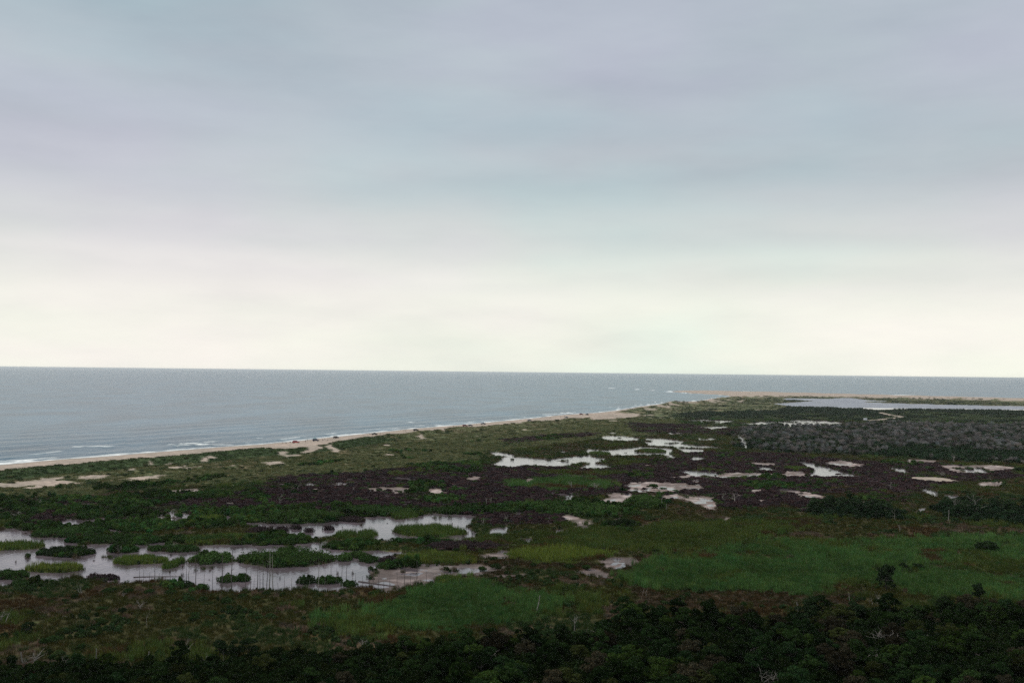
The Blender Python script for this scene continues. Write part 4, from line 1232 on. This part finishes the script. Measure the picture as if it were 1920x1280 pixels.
# round bushes one can pick out in the near left meadow
BUSH_ME = []
for k in range(5):
    n = 380
    BUSH_ME.append(leafmesh('bush', [dome(n, lobes_for(8), .17)], M_LEAF, leaf_colors(n)))
ONES = ['first', 'second', 'third', 'fourth', 'fifth', 'sixth', 'seventh', 'eighth', 'ninth']
WORDS = ONES + ['tenth', 'eleventh', 'twelfth', 'thirteenth', 'fourteenth', 'fifteenth', 'sixteenth', 'seventeenth', 'eighteenth', 'nineteenth']
for a_, b_ in (('twentieth', 'twenty-'), ('thirtieth', 'thirty-'), ('fortieth', 'forty-'), ('fiftieth', 'fifty-')):
    WORDS += [a_] + [b_ + q for q in ONES]
BCNT = {}
def bwhere(q):
    px, pb = q[:2]
    return 'in the near left meadow' if pb > 1140 and px < 500 else ('on the near bank of the left pond' if px < 800 else ('below the yellow reed bed' if px < 1250 else 'above the near thicket'))
BUSHES = [(60, 1150, 16, 8), (125, 1148, 20, 9), (190, 1145, 30, 10), (215, 1160, 36, 11), (195, 1167, 22, 8), (365, 1155, 34, 9), (395, 1152, 30, 9), (362, 1163, 30, 9), (425, 1132, 32, 12), (350, 1125, 24, 11),
          (380, 1128, 30, 12), (140, 1122, 22, 11), (122, 1130, 18, 9), (205, 1110, 40, 10), (240, 1112, 36, 11), (280, 1113, 34, 11), (320, 1114, 34, 10), (352, 1118, 26, 8), (165, 1105, 24, 8), (20, 1112, 22, 9),
          (455, 1122, 30, 11), (480, 1125, 24, 9), (500, 1116, 22, 9), (530, 1118, 22, 10), (600, 1118, 18, 9), (640, 1117, 20, 9), (670, 1140, 22, 7), (755, 1125, 36, 12), (725, 1122, 18, 9), (700, 1115, 24, 9),
          (100, 1205, 40, 16), (80, 1208, 24, 14), (150, 1220, 30, 16), (30, 1200, 20, 18), (8, 1198, 18, 16), (1000, 1062, 18, 9), (905, 1068, 26, 10), (930, 1064, 30, 11), (950, 1075, 18, 8), (1068, 1065, 32, 10),
          (1100, 1066, 28, 9), (1080, 1086, 22, 8), (1040, 1085, 22, 8), (1165, 1079, 8, 7), (1202, 1042, 8, 6), (1060, 1108, 22, 12), (1030, 1107, 14, 10), (985, 1090, 14, 8), (970, 1082, 12, 7), (905, 1092, 14, 7), (1315, 1112, 22, 12), (1395, 1138, 18, 12), (1290, 1118, 14, 9)]
for k, (px, pb, wpx, hpx) in enumerate(BUSHES):
    x, y, z, hm = stand(px, pb, pb - hpx)
    o = bpy.data.objects.new('bush', BUSH_ME[k % 5]); link(o)
    s = wpx / pixscale(y) / 2 * .95
    o.location, o.rotation_euler, o.scale = (x, y, z - .05), (0, 0, random.uniform(0, 6)), (s, max(s * .7, .6), hm * 1.0)
    b_ = random.uniform(.75, 1.2)
    o.color = (.030 * b_, .056 * b_, .018 * b_, 1)
    where = bwhere((px, pb))
    BCNT[where] = BCNT.get(where, 0) + 1
    tag(o, 'low dark green bush ' + where + ', %s from left' % WORDS[sum(1 for q in BUSHES if bwhere(q) == where and q[0] < px)], 'bush', 'low bushes ' + where)

# dead trees in the pond
SNAGS = [(262, 1091, 1057), (269, 1090, 1065), (290, 1092, 1050), (298, 1093, 1072), (305, 1089, 1061), (349, 1085, 1049), (367.5, 1097, 1042), (397.5, 1106, 1069), (416, 1106, 1036), (434, 1110, 1031), (459, 1107, 1061),
         (426, 1108, 1080), (451, 1115, 1097), (483, 1107, 1050), (494, 1105, 1050), (505, 1107, 1028), (512, 1103, 1038), (522, 1103, 1089), (533, 1093, 1077), (580, 1107, 1085), (597, 1103, 1054), (620, 1079, 1048), (641, 1085, 1052),
         (649, 1085, 1046), (668, 1097, 1071), (693, 1097, 1063), (700, 1089, 1048), (709, 1099, 1067), (719, 1103, 1087), (758, 1099, 1056), (781, 1101, 1050),
         (470, 1100, 1066), (475, 1106, 1082), (487, 1100, 1060), (500, 1104, 1048), (547, 1100, 1080), (560, 1098, 1076), (610, 1098, 1070), (630, 1092, 1062), (660, 1090, 1066), (680, 1100, 1078), (730, 1098, 1074), (745, 1096, 1068),
         (770, 1094, 1070), (800, 1090, 1068), (280, 1088, 1070), (320, 1086, 1066), (382, 1098, 1072)]
snag_me = []
for k in range(7):
    R_ = random.Random(900 + k)
    segs = []
    p = np.array([0, 0, -.08]); r = .017
    lean = np.array([R_.gauss(0, .025), R_.gauss(0, .025), 0])
    for s_ in range(7):
        q = p + np.array([R_.gauss(0, .006), R_.gauss(0, .006), 1.08 / 7]) + lean * .15
        segs.append((p, q, r, r * .87))
        if s_ > 1:
            for _ in range(R_.randint(0, 2)):
                a = R_.uniform(0, 6.28); l_ = R_.uniform(.03, .10)
                segs.append((q, q + np.array([math.cos(a) * l_, math.sin(a) * l_, R_.uniform(0, .07)]), r * .4, r * .12))
        p, r = q, r * .87
    v, f = tubes(segs, 5)
    snag_me.append(mesh_np('snag', v, f, [M_SNAG], True))
snag_pale = []
for me_ in snag_me:
    m2_ = me_.copy(); m2_.materials.clear(); m2_.materials.append(M_DEAD); snag_pale.append(m2_)
order = sorted(range(len(SNAGS)), key=lambda k: SNAGS[k][0])
ordn = {k: i for i, k in enumerate(order)}
for k, (px, pb, pt) in enumerate(SNAGS):
    x, y, z, hm = stand(px, pb, pt, .2)
    hm *= 1.02
    pale = px > 500 and px < 600
    o = bpy.data.objects.new('dead_snag', (snag_pale if pale else snag_me)[k % 7]); link(o)
    w_ = max(hm, 4.0)
    o.location, o.rotation_euler, o.scale = (x, y, .15), (0, 0, random.uniform(0, 6)), (w_ * .95, w_ * .95, hm)
    size = 'tall' if hm > 6.5 else ('short' if hm < 3.5 else 'thin')
    tag(o, '%s %s dead snag in the pond, %s of the snags from the left' % (size, 'pale grey' if pale else 'dark', WORDS[ordn[k]]), 'snag', 'dead snags standing in the pond')

# pale dead trees and bushes about the marsh: (x, base, top, width factor, stems, lean, label)
DEADS = [
 (152, 1114, 1093, .9, 3, 0, 'white branching dead bush on the near bank of the left pond'),
 (232, 1122, 1111, .8, 1, 0, 'small pale dead stem right of the white dead bush'),
 (262, 1145, 1126, 1.0, 2, 0, 'thin grey dead bush in the left meadow'),
 (12, 1168, 1139, 1.2, 3, 0, 'grey spreading dead bush at the left picture edge'),
 (276, 1177, 1148, .35, 1, -.18, 'leaning bare pole in the near left meadow'),
 (348, 1232, 1199, .8, 1, -.1, 'twisted pale dead trunk at the lower left thicket edge'),
 (358, 1234, 1206, .8, 2, .1, 'forked dead stem right beside the twisted pale trunk'),
 (56, 1250, 1226, 1.2, 3, 0, 'pale tangled dead bush in the lower left, left of two'),
 (68, 1248, 1222, 1.3, 3, .1, 'pale tangled dead bush in the lower left, right of two'),
 (45, 1246, 1220, .5, 1, 0, 'white upright stub among the tangled dead bushes'),
 (132, 1252, 1228, 1.5, 3, 0, 'grey low dead scrub in the lower left thicket'),
 (178, 1250, 1216, .45, 1, 0, 'slim bare trunk with small top in the lower left'),
 (275, 1240, 1220, .4, 1, 0, 'short bare stick behind the lower left thicket'),
 (396, 1246, 1222, .9, 2, 0, 'forked dead stem under the row of slim trees'),
 (417, 1247, 1220, .35, 1, 0, 'bare trunk of the row of slim trees in the lower left'),
 (685, 1214, 1197, 1.1, 3, 0, 'whitish dead bush at the top edge of the lower centre thicket'),
 (920, 1246, 1216, 1.5, 4, 0, 'wide grey dead bush in the lower centre thicket'),
 (1006, 1149, 1116, .5, 1, .05, 'pale forked dead trunk at the edge of the centre reed patch'),
 (1078, 1186, 1152, 1.1, 1, .05, 'pale branching dead tree above the lower centre thicket'),
 (1108, 1188, 1176, 1.4, 2, .2, 'low leaning dead limb right of the branching dead tree'),
 (1208, 1116, 1104, 1.0, 2, 0, 'short whitish stump in the brown marsh below the reed field'),
 (1400, 1252, 1212, 1.5, 5, 0, 'wide tan dead crown in the lower right of centre'),
 (1448, 1296, 1250, 1.2, 4, 0, 'grey dead crown cut by the bottom picture edge'),
 (1322, 1158, 1130, .3, 1, 0, 'slim bare trunk at the top of the near thicket'),
 (1498, 1150, 1128, .5, 1, -.2, 'curved pale limb at the thicket edge, left of two'),
 (1518, 1152, 1130, .5, 1, .2, 'curved pale limb at the thicket edge, right of two'),
 (1595, 1128, 1112, .35, 1, 0, 'short bare stick below the right reed field'),
 (1645, 1136, 1112, .7, 1, .1, 'white leaning dead trunk below the lone layered tree'),
 (1637, 1136, 1120, .7, 2, -.1, 'grey dead twigs beside the white leaning trunk'),
 (1545, 1190, 1172, 1.4, 4, 0, 'tan dead crown high in the right thicket'),
 (1660, 1215, 1182, 1.5, 5, 0, 'grey leafless crown in the middle of the right thicket'),
 (1720, 1210, 1186, 1.6, 5, 0, 'broad grey leafless crown in the middle of the right thicket'),
 (1640, 1245, 1222, 1.4, 4, 0, 'grey-brown leafless crown low in the right thicket'),
 (1575, 1250, 1225, 1.4, 4, 0, 'brown leafless crown low in the right thicket'),
 (75, 948, 931, 1.1, 2, 0, 'pale dead tree at the far left edge of the meadow'),
 (36, 970, 957, 1.3, 3, 0, 'grey dead shrub in the far left scrub'),
 (190, 958, 944, 1.0, 2, 0, 'small grey dead tree in the far left scrub'),
 (224, 1034, 1018, 1.0, 3, 0, 'white dead bush on the islet in the left pond'),
 (555, 920, 902, 1.1, 3, 0, 'whitish dead shrub between two far puddles'),
 (523, 946, 926, .8, 1, .1, 'thin pale dead tree behind the bright shrub mound'),
 (660, 920, 912, 1.0, 2, 0, 'small white dead bush right of the far puddles'),
 (354, 1084, 1050, .8, 1, .15, 'crooked dead branch rising from the pond among the snags'),
 (333, 1028, 1012, 1.5, 4, 0, 'grey dead brush on the mud bar in the left pond'),
 (912, 950, 932, .9, 1, 0, 'pale dead tree left of the pale green mound'),
 (920, 946, 930, .6, 1, .1, 'slim pale dead tree beside another left of the green mound'),
 (1120, 918, 904, 1.4, 4, 0, 'whitish dead crown on the bright green strip'),
 (1070, 916, 900, 1.0, 2, 0, 'thin dead tree on the bright green strip'),
 (1420, 901, 877, .3, 1, 0, 'bare pole standing in the purple scrub'),
 (1240, 950, 932, .35, 1, 0, 'bare stick beside the pale mud flats'),
 (1250, 957, 944, .35, 1, .1, 'tilted bare stick below the pale mud flats'),
 (1365, 940, 922, 1.5, 4, 0, 'grey leafless bush in the purple scrub'),
 (1672, 918, 902, 1.0, 2, 0, 'pale dead tree in the far brown marsh'),
 (1678, 976, 952, .7, 1, 0, 'pale dead trunk in front of the small dark wood'),
 (1688, 1000, 980, .6, 1, 0, 'grey dead stem in the meadow behind the reed field'),
 (1778, 978, 956, .5, 1, 0, 'white bare trunk at the front of the right dark wood'),
 (1792, 960, 924, .8, 2, 0, 'grey leafless tree rising from the right dark wood, left of two'),
 (1828, 962, 918, .9, 2, 0, 'grey leafless tree rising from the right dark wood, right of two'),
 (1836, 970, 940, .8, 2, 0, 'pale thin dead tree inside the right dark wood'),
 (1790, 866, 848, 1.0, 2, 0, 'pale bare tree in front of the grey wood'),
 (1765, 893, 882, 1.5, 4, 0, 'grey bare bush beside the far right mud flats'),
 (1855, 902, 893, 1.2, 3, 0, 'small grey bare bush in the far right scrub'),
 (950, 978, 962, .7, 2, 0, 'white dead twigs beside the dark scrub right of the upper pond'),
 (905, 985, 966, .7, 1, .1, 'leaning white dead stem at the right shore of the upper pond'),
 (495, 984, 972, .6, 1, 0, 'white stump at the far shore of the upper pond'),
]
for k, (px, pb, pt, wd, stems, lean, lab) in enumerate(DEADS):
    x, y, z, hm = stand(px, pb, pt)
    far = max(1.0, y / 260)
    pole = wd < .6 and stems == 1
    me = make_bare(3000 + k, max(hm, .6), wd, M_DEAD, 1 if pole else 2, stems, (.075 if stems > 1 else .12) * far, .62, (0, 2) if pole else (1, 3), (lean, 0))
    o = bpy.data.objects.new('dead_tree', me); link(o)
    o.location = (x, y, z)
    tag(o, lab, 'dead tree', 'pale dead trees of the marsh')
# fallen logs
for (xa, ya, xb, yb, r, lab) in [(672, 1089, 740, 1098, .16, 'long sunken log in the mud flat'), (115, 1157, 150, 1160, .12, 'pale fallen log in the near left meadow'), (250, 1081, 345, 1079, .10, 'thin floating branch among the first snags'),
                                 (395, 1107, 436, 1106, .12, 'dark fallen trunk at the near shore by the snags')]:
    x0, y0 = up1(xa, ya, .4); x1, y1 = up1(xb, yb, .4)
    z0, z1 = max(ground_z(x0, y0), .3) + .08, max(ground_z(x1, y1), .3) + .08
    R_ = random.Random(int(xa))
    p = np.array([x0, y0, z0]); e = np.array([x1, y1, z1]); segs = []
    for s_ in range(6):
        q = p + (e - p) / (6 - s_) + np.array([R_.gauss(0, .12), R_.gauss(0, .12), R_.gauss(0, .03)])
        segs.append((p, q, r * (1 - s_ * .09), r * (1 - (s_ + 1) * .09)))
        if s_ in (2, 4):
            segs.append((q, q + np.array([R_.gauss(0, .5), R_.gauss(0, .5), .6]), r * .35, r * .1))
        p = q
    v, f = tubes(segs, 6)
    v = v - np.array([x0, y0, z0])
    o = link(bpy.data.objects.new('fallen_log', mesh_np('fallen_log', v, f, [M_DEAD if 'pale' in lab else M_SNAG], True)))
    o.location = (x0, y0, z0)
    tag(o, lab, 'log')

# ------------------------------------------------------------------ on the beach
def bm_obj(name, bm, m, parent=None, smooth=False):
    me = bpy.data.meshes.new(name)
    bm.normal_update()
    bm.to_mesh(me); bm.free()
    me.materials.append(m)
    if smooth:
        for p_ in me.polygons: p_.use_smooth = True
    return link(bpy.data.objects.new(name, me), parent)
def prism(profile, w0, w1=None, ztop=None):
    """side profile (x, z) swept across y; top narrows to w1 at height ztop"""
    bm = bmesh.new()
    zs = [p[1] for p in profile]
    def hw(z):
        if w1 is None: return w0 / 2
        t = max(0, min(1, (z - ztop) / (max(zs) - ztop + 1e-6)))
        return (w0 * (1 - t) + w1 * t) / 2
    a = [bm.verts.new((x_, -hw(z_), z_)) for x_, z_ in profile]
    b = [bm.verts.new((x_, hw(z_), z_)) for x_, z_ in profile]
    n = len(profile)
    bm.faces.new(a); bm.faces.new(b[::-1])
    for k in range(n):
        bm.faces.new((a[(k + 1) % n], a[k], b[k], b[(k + 1) % n]))
    bmesh.ops.recalc_face_normals(bm, faces=bm.faces)
    bmesh.ops.bevel(bm, geom=list(bm.edges), offset=.05, segments=2, profile=.6, affect='EDGES')
    return bm
M_GLASS = plain('car_glass', (.012, .014, .016), .25)
M_TYRE = plain('tyre_rubber', (.02, .02, .02), .85)
M_RIM = plain('wheel_rim', (.35, .35, .36), .35, .8)
M_CHROME = plain('bumper_grey', (.10, .10, .11), .5)
M_LAMP = plain('headlight_glass', (.6, .6, .58), .15)
M_TAIL = plain('tail_light_red', (.35, .02, .02), .3)
PAINT = {}
def paint(c):
    if c not in PAINT:
        PAINT[c] = plain('car_paint', c, .3, .1, .05)
    return PAINT[c]
def disc(r, w, seg=18):
    bm = bmesh.new()
    bmesh.ops.create_cone(bm, cap_ends=True, segments=seg, radius1=r, radius2=r, depth=w)
    bmesh.ops.rotate(bm, verts=bm.verts, cent=(0, 0, 0), matrix=Matrix.Rotation(math.pi / 2, 3, 'X'))
    bmesh.ops.bevel(bm, geom=list(bm.edges), offset=.03, segments=1, affect='EDGES')
    return bm
def box(cx, cy_, cz, sx_, sy_, sz_, bev=.02):
    bm = bmesh.new()
    bmesh.ops.create_cube(bm, size=1)
    bmesh.ops.scale(bm, vec=(sx_, sy_, sz_), verts=bm.verts)
    bmesh.ops.translate(bm, vec=(cx, cy_, cz), verts=bm.verts)
    if bev: bmesh.ops.bevel(bm, geom=list(bm.edges), offset=bev, segments=1, affect='EDGES')
    return bm
def car(kind, c, px, py, heading, label):
    x, y = up1(px, py + 2.2, 1.1)
    root = bpy.data.objects.new({'suv': 'parked_car', 'pickup': 'pickup_truck', 'camper': 'camper_van'}[kind], None)
    link(root); root.empty_display_size = .5
    z = ground_z(x, y)
    root.location, root.rotation_euler = (x, y, z), (0, 0, heading)
    pm = paint(c)
    lo = [(-2.25, .45), (-2.28, .95), (-2.2, 1.02), (1.25, 1.05), (2.15, .92), (2.28, .72), (2.25, .42)]
    bm_obj('body', prism(lo, 1.82), pm, root)
    if kind == 'suv':
        cab = [(-2.15, 1.0), (-2.0, 1.68), (-1.85, 1.76), (.25, 1.76), (.5, 1.68), (1.15, 1.03)]
        gl = [(-1.95, 1.10), (-1.84, 1.58), (.30, 1.60), (.92, 1.10)]
    elif kind == 'pickup':
        cab = [(-.75, 1.0), (-.65, 1.62), (-.5, 1.72), (.35, 1.72), (.55, 1.64), (1.15, 1.03)]
        gl = [(-.55, 1.10), (-.48, 1.55), (.36, 1.57), (.92, 1.10)]
    else:
        cab = [(-2.2, 1.0), (-2.2, 2.5), (-2.1, 2.6), (1.3, 2.6), (1.45, 2.4), (1.3, 1.7), (1.5, 1.03)]
        gl = [(.5, 1.3), (.5, 1.75), (1.2, 1.75), (1.3, 1.3)]
    cb = bm_obj('cabin', prism(cab, 1.72, 1.38, 1.03), pm, root)
    bm_obj('side_windows', prism(gl, 1.745 if kind != 'camper' else 1.62, 1.47, 1.05), M_GLASS, cb)
    zt = 1.63
    if kind != 'camper':
        bm = bmesh.new()
        xb, xt = (1.17, .54)
        q = [bm.verts.new(p_) for p_ in ((xb, -.72, 1.09), (xb, .72, 1.09), (xt + .03, .62, zt), (xt + .03, -.62, zt))]
        bm.faces.new(q)
        bmesh.ops.solidify(bm, geom=list(bm.faces), thickness=.03)
        bm_obj('windscreen', bm, M_GLASS, cb)
    if kind == 'pickup':
        bm_obj('load_bed', box(-1.5, 0, 1.035, 1.35, 1.5, .07, 0), M_CHROME, root)
    for fx in (-1.42, 1.42):
        for s_ in (-1, 1):
            w = bm_obj('wheel', disc(.38, .24), M_TYRE, root); w.location = (fx, s_ * .83, .38)
            bm_obj('rim', disc(.21, .27), M_RIM, w)
    bm_obj('bumper', box(2.3, 0, .55, .12, 1.7, .2), M_CHROME, root)
    bm_obj('bumper', box(-2.3, 0, .55, .12, 1.7, .2), M_CHROME, root)
    for s_ in (-1, 1):
        bm_obj('headlight', box(2.22, s_ * .65, .80, .08, .3, .14), M_LAMP, root)
        bm_obj('tail_light', box(-2.27, s_ * .78, .85, .06, .14, .22), M_TAIL, root)
    tag(root, label, {'suv': 'car', 'pickup': 'truck', 'camper': 'van'}[kind], 'vehicles parked on the beach' if kind != 'camper' else None)
ang = math.radians(62)
DK, NB, RD, GY_, DR = (.02, .02, .024), (.018, .03, .07), (.40, .03, .035), (.16, .17, .18), (.20, .03, .03)
car('suv', RD, 555, 828.5, ang - .75, 'bright red car parked on the beach near the shore line')
car('suv', NB, 592, 825, ang - .7, 'dark blue car parked right of the red car on the beach')
car('suv', DK, 630, 819, ang, 'black car seen end-on, third parked car on the beach from the left')
car('pickup', DK, 702, 813.2, ang - .6, 'black pickup truck beside the blue parasol on the beach')
car('suv', DK, 780, 806, ang - .75, 'large black car standing alone on the narrow beach')
car('suv', DR, 872, 797.5, ang - .6, 'dark red car on the far beach, left of a grey one')
car('suv', GY_, 882, 797, ang - .6, 'grey car on the far beach right beside a dark red one')
car('pickup', NB, 906, 793.6, ang - .7, 'dark pickup truck on the far beach, right of a grey car')
car('suv', GY_, 993, 787.5, ang - .5, 'lone grey car far along the beach above the dunes')
car('pickup', GY_, 1062, 781.6, ang - .4, 'grey pickup truck on the widest part of the far beach')
car('suv', DR, 1090, 775.6, ang - .7, 'dark red car nearest the sea on the widest far beach')
car('suv', DK, 1101, 776, ang - .3, 'small black car behind the dark red car on the far beach')
car('camper', (.62, .64, .68), 1623, 785, .3, 'white camper van at the end of the sand track by the lagoon')

# people
def person_mat(shirt, short):
    m, nt, b = mat('person_clothes_skin')
    tcn = N(nt, 'ShaderNodeTexCoord'); sp = N(nt, 'ShaderNodeSeparateXYZ'); rp = N(nt, 'ShaderNodeValToRGB')
    nt.links.new(tcn.outputs['Object'], sp.inputs[0])
    dv = N(nt, 'ShaderNodeMath', operation='DIVIDE'); dv.inputs[1].default_value = 1.8
    nt.links.new(sp.outputs['Z'], dv.inputs[0]); nt.links.new(dv.outputs[0], rp.inputs[0])
    rp.color_ramp.interpolation = 'CONSTANT'
    ramp(rp, [(0, (.42, .26, .19)), (.28, short), (.54, shirt), (.815, (.42, .26, .19))])
    nt.links.new(rp.outputs[0], b.inputs['Base Color'])
    b.inputs['Roughness'].default_value = .7
    return m
M_HAIR = plain('hair', (.04, .028, .02), .6)
def person(px, py, pose, rz, shirt, short, label):
    x, y = up1(px, py + 2.2, 1.0)
    z = ground_z(x, y)
    if pose == 'stand':
        J = {'pel': (0, 0, .93, .14, .10), 'waist': (0, .0, 1.10, .125, .09), 'chest': (0, 0, 1.32, .155, .10), 'neck': (0, 0, 1.47, .055, .055), 'jaw': (0, .02, 1.56, .07, .075), 'head': (0, .01, 1.68, .082, .095), 'crown': (0, .0, 1.76, .06, .07)}
        E = [('pel', 'waist'), ('waist', 'chest'), ('chest', 'neck'), ('neck', 'jaw'), ('jaw', 'head'), ('head', 'crown')]
        for s_, n_ in ((-1, 'l'), (1, 'r')):
            J.update({'hip' + n_: (s_ * .10, 0, .86, .095, .095), 'kn' + n_: (s_ * .11, .02 * s_, .48, .062, .062), 'an' + n_: (s_ * .12, .0, .09, .04, .04), 'toe' + n_: (s_ * .13, .17, .035, .035, .03),
                      'sh' + n_: (s_ * .18, 0, 1.40, .06, .06), 'el' + n_: (s_ * .25, .0, 1.12, .045, .045), 'wr' + n_: (s_ * .27, .08, .88, .03, .03), 'ha' + n_: (s_ * .27, .11, .79, .032, .02)})
            E += [('pel', 'hip' + n_), ('hip' + n_, 'kn' + n_), ('kn' + n_, 'an' + n_), ('an' + n_, 'toe' + n_), ('chest', 'sh' + n_), ('sh' + n_, 'el' + n_), ('el' + n_, 'wr' + n_), ('wr' + n_, 'ha' + n_)]
            for q in range(4):
                J['f%d%s' % (q, n_)] = (s_ * .27, .09 + .018 * q, .72 - .01 * abs(q - 1), .009, .009)
                E.append(('ha' + n_, 'f%d%s' % (q, n_)))
            J['th' + n_] = (s_ * .25, .15, .77, .010, .010); E.append(('wr' + n_, 'th' + n_))
        hz = 1.70
    names = list(J)
    me = bpy.data.meshes.new('person')
    me.from_pydata([J[n_][:3] for n_ in names], [(names.index(a), names.index(b_)) for a, b_ in E], [])
    me.materials.append(person_mat(shirt, short))
    o = link(bpy.data.objects.new('person', me))
    sk = o.modifiers.new('skin', 'SKIN')
    sk.use_smooth_shade = True
    for n_, sv in zip(names, me.skin_vertices[0].data):
        sv.radius = J[n_][3:5]
        sv.use_root = n_ == 'pel'
    o.modifiers.new('sub', 'SUBSURF').levels = 1
    o.modifiers['sub'].render_levels = 1
    o.location, o.rotation_euler = (x, y, z), (0, 0, rz)
    bm = bmesh.new()
    bmesh.ops.create_icosphere(bm, subdivisions=2, radius=.105)
    bmesh.ops.delete(bm, geom=[v for v in bm.verts if v.co.z < -.02 and v.co.y > -.02], context='VERTS')
    bmesh.ops.translate(bm, vec=(0, -.005, hz), verts=bm.verts)
    bm_obj('hair', bm, M_HAIR, o, True)
    tag(o, label, 'person', 'people on the beach')
PEOPLE = [(529, 829.6, (.35, .05, .05), (.05, .05, .08), 'person in red shirt standing left of the bright red car'),
          (548, 830, (.05, .05, .07), (.04, .04, .05), 'person in dark clothes standing close left of the bright red car'),
          (576, 824.8, (.06, .07, .09), (.30, .25, .20), 'person standing at the shore between the red and the dark blue car'),
          (573, 828, (.20, .18, .16), (.05, .05, .06), 'person nearer the dunes between the red and the dark blue car'),
          (713, 814, (.10, .10, .12), (.20, .16, .12), 'person standing right of the black pickup on the beach'),
          (757, 808, (.30, .08, .07), (.05, .05, .06), 'person in red standing left of the lone black car'),
          (761, 807.6, (.12, .12, .14), (.06, .05, .05), 'person in grey standing left of the lone black car'),
          (850, 799.4, (.30, .10, .10), (.05, .05, .07), 'person standing alone left of the far dark red car'),
          (894, 795.6, (.10, .11, .14), (.12, .10, .08), 'person standing between the grey car and the far pickup'),
          (1032, 783, (.08, .08, .10), (.20, .18, .15), 'person standing on the widest far beach, left of others'),
          (1051, 781.8, (.28, .10, .10), (.06, .06, .08), 'person left of the far grey pickup'),
          (1058, 779.6, (.12, .14, .20), (.06, .06, .08), 'person at the shore behind the far grey pickup')]
for px, py, a, b_, lab in PEOPLE:
    person(px, py, 'stand', random.uniform(0, 6.28), a, b_, lab)

# parasols and beach chairs
M_POLE = plain('painted_pole', (.5, .5, .5), .4, .5)
def parasol(px, py, c, label):
    x, y = up1(px, py + 2.5, 1.0)
    root = link(bpy.data.objects.new('beach_parasol', None)); root.empty_display_size = .3
    root.location = (x, y, ground_z(x, y))
    v, f = tubes([((0, 0, -.2), (0, 0, 2.15), .03, .025)], 8)
    link(bpy.data.objects.new('pole', mesh_np('pole', v, f, [M_POLE], True)), root)
    bm = bmesh.new()
    top = bm.verts.new((0, 0, 2.3)); r1, r2 = [], []
    for k in range(16):
        a = k * math.pi / 8
        r1.append(bm.verts.new((math.cos(a) * .7, math.sin(a) * .7, 2.15)))
        r2.append(bm.verts.new((math.cos(a) * 1.25, math.sin(a) * 1.25, 1.85 if k % 2 == 0 else 1.90)))
    for k in range(16):
        j = (k + 1) % 16
        bm.faces.new((top, r1[k], r1[j])); bm.faces.new((r1[k], r2[k], r2[j], r1[j]))
    bmesh.ops.solidify(bm, geom=list(bm.faces), thickness=.02)
    bm_obj('canopy', bm, plain('canopy_cloth', c, .8), root)
    tag(root, label, 'parasol')
parasol(679, 813.4, (.10, .30, .42), 'blue parasol on the beach left of the black pickup')
parasol(590, 823.4, (.08, .30, .30), 'teal parasol on the shore behind the dark blue car')
parasol(910, 792.6, (.7, .7, .68), 'white parasol behind the dark far pickup')
M_CH = plain('chair_cloth_dark', (.03, .03, .05), .8)
def chair(px, py, rz, label):
    x, y = up1(px, py + 1.5, 1.0)
    root = link(bpy.data.objects.new('beach_chair', None)); root.empty_display_size = .3
    root.location, root.rotation_euler = (x, y, ground_z(x, y)), (0, 0, rz)
    bm_obj('seat', box(0, 0, .32, .55, .6, .04), M_CH, root)
    b = bm_obj('backrest', box(0, 0, .32, .05, .6, .7), M_CH, root); b.location = (-.36, 0, .34); b.rotation_euler = (0, -.45, 0)
    for sx_ in (-.24, .24):
        for sy_ in (-.27, .27):
            bm_obj('leg', box(sx_, sy_, .15, .035, .035, .32, 0), M_POLE, root)
    tag(root, label, 'chair', 'dark chairs on the beach')
CHAIRS = [(537, 830, 'left of the bright red car'), (544.5, 827.6, 'at the shore behind the bright red car'), (606, 825, 'right of the dark blue car'), (615, 825.2, 'farther right of the dark blue car'), (610, 822.4, 'at the shore right of the dark blue car'),
          (682, 816, 'under the blue parasol'), (690, 816, 'right of the blue parasol'), (694, 813.6, 'left of the black pickup')]
for px, py, w_ in CHAIRS:
    chair(px, py, random.uniform(.3, 1.4), 'dark low beach chair ' + w_)

# ------------------------------------------------------------------ haze
hb = bmesh.new()
bmesh.ops.create_cube(hb, size=1)
bmesh.ops.scale(hb, vec=(260000, 110000, 56.0), verts=hb.verts)
bmesh.ops.translate(hb, vec=(0, 50000, -3 + 28.0), verts=hb.verts)
hm_ = bpy.data.materials.new('haze_air')
hm_.use_nodes = True
hn = hm_.node_tree
hn.nodes.clear()
pv = hn.nodes.new('ShaderNodeVolumePrincipled')
pv.inputs['Color'].default_value = (.97, .98, .99, 1)
pv.inputs['Density'].default_value = 3.8e-5
pv.inputs['Density Attribute'].default_value = ''
pv.inputs['Anisotropy'].default_value = .78
ho = hn.nodes.new('ShaderNodeOutputMaterial')
hn.links.new(pv.outputs[0], ho.inputs['Volume'])
try:
    hm_.cycles.homogeneous_volume = True
except Exception:
    pass
tag(bm_obj('haze', hb, hm_), kind='stuff')
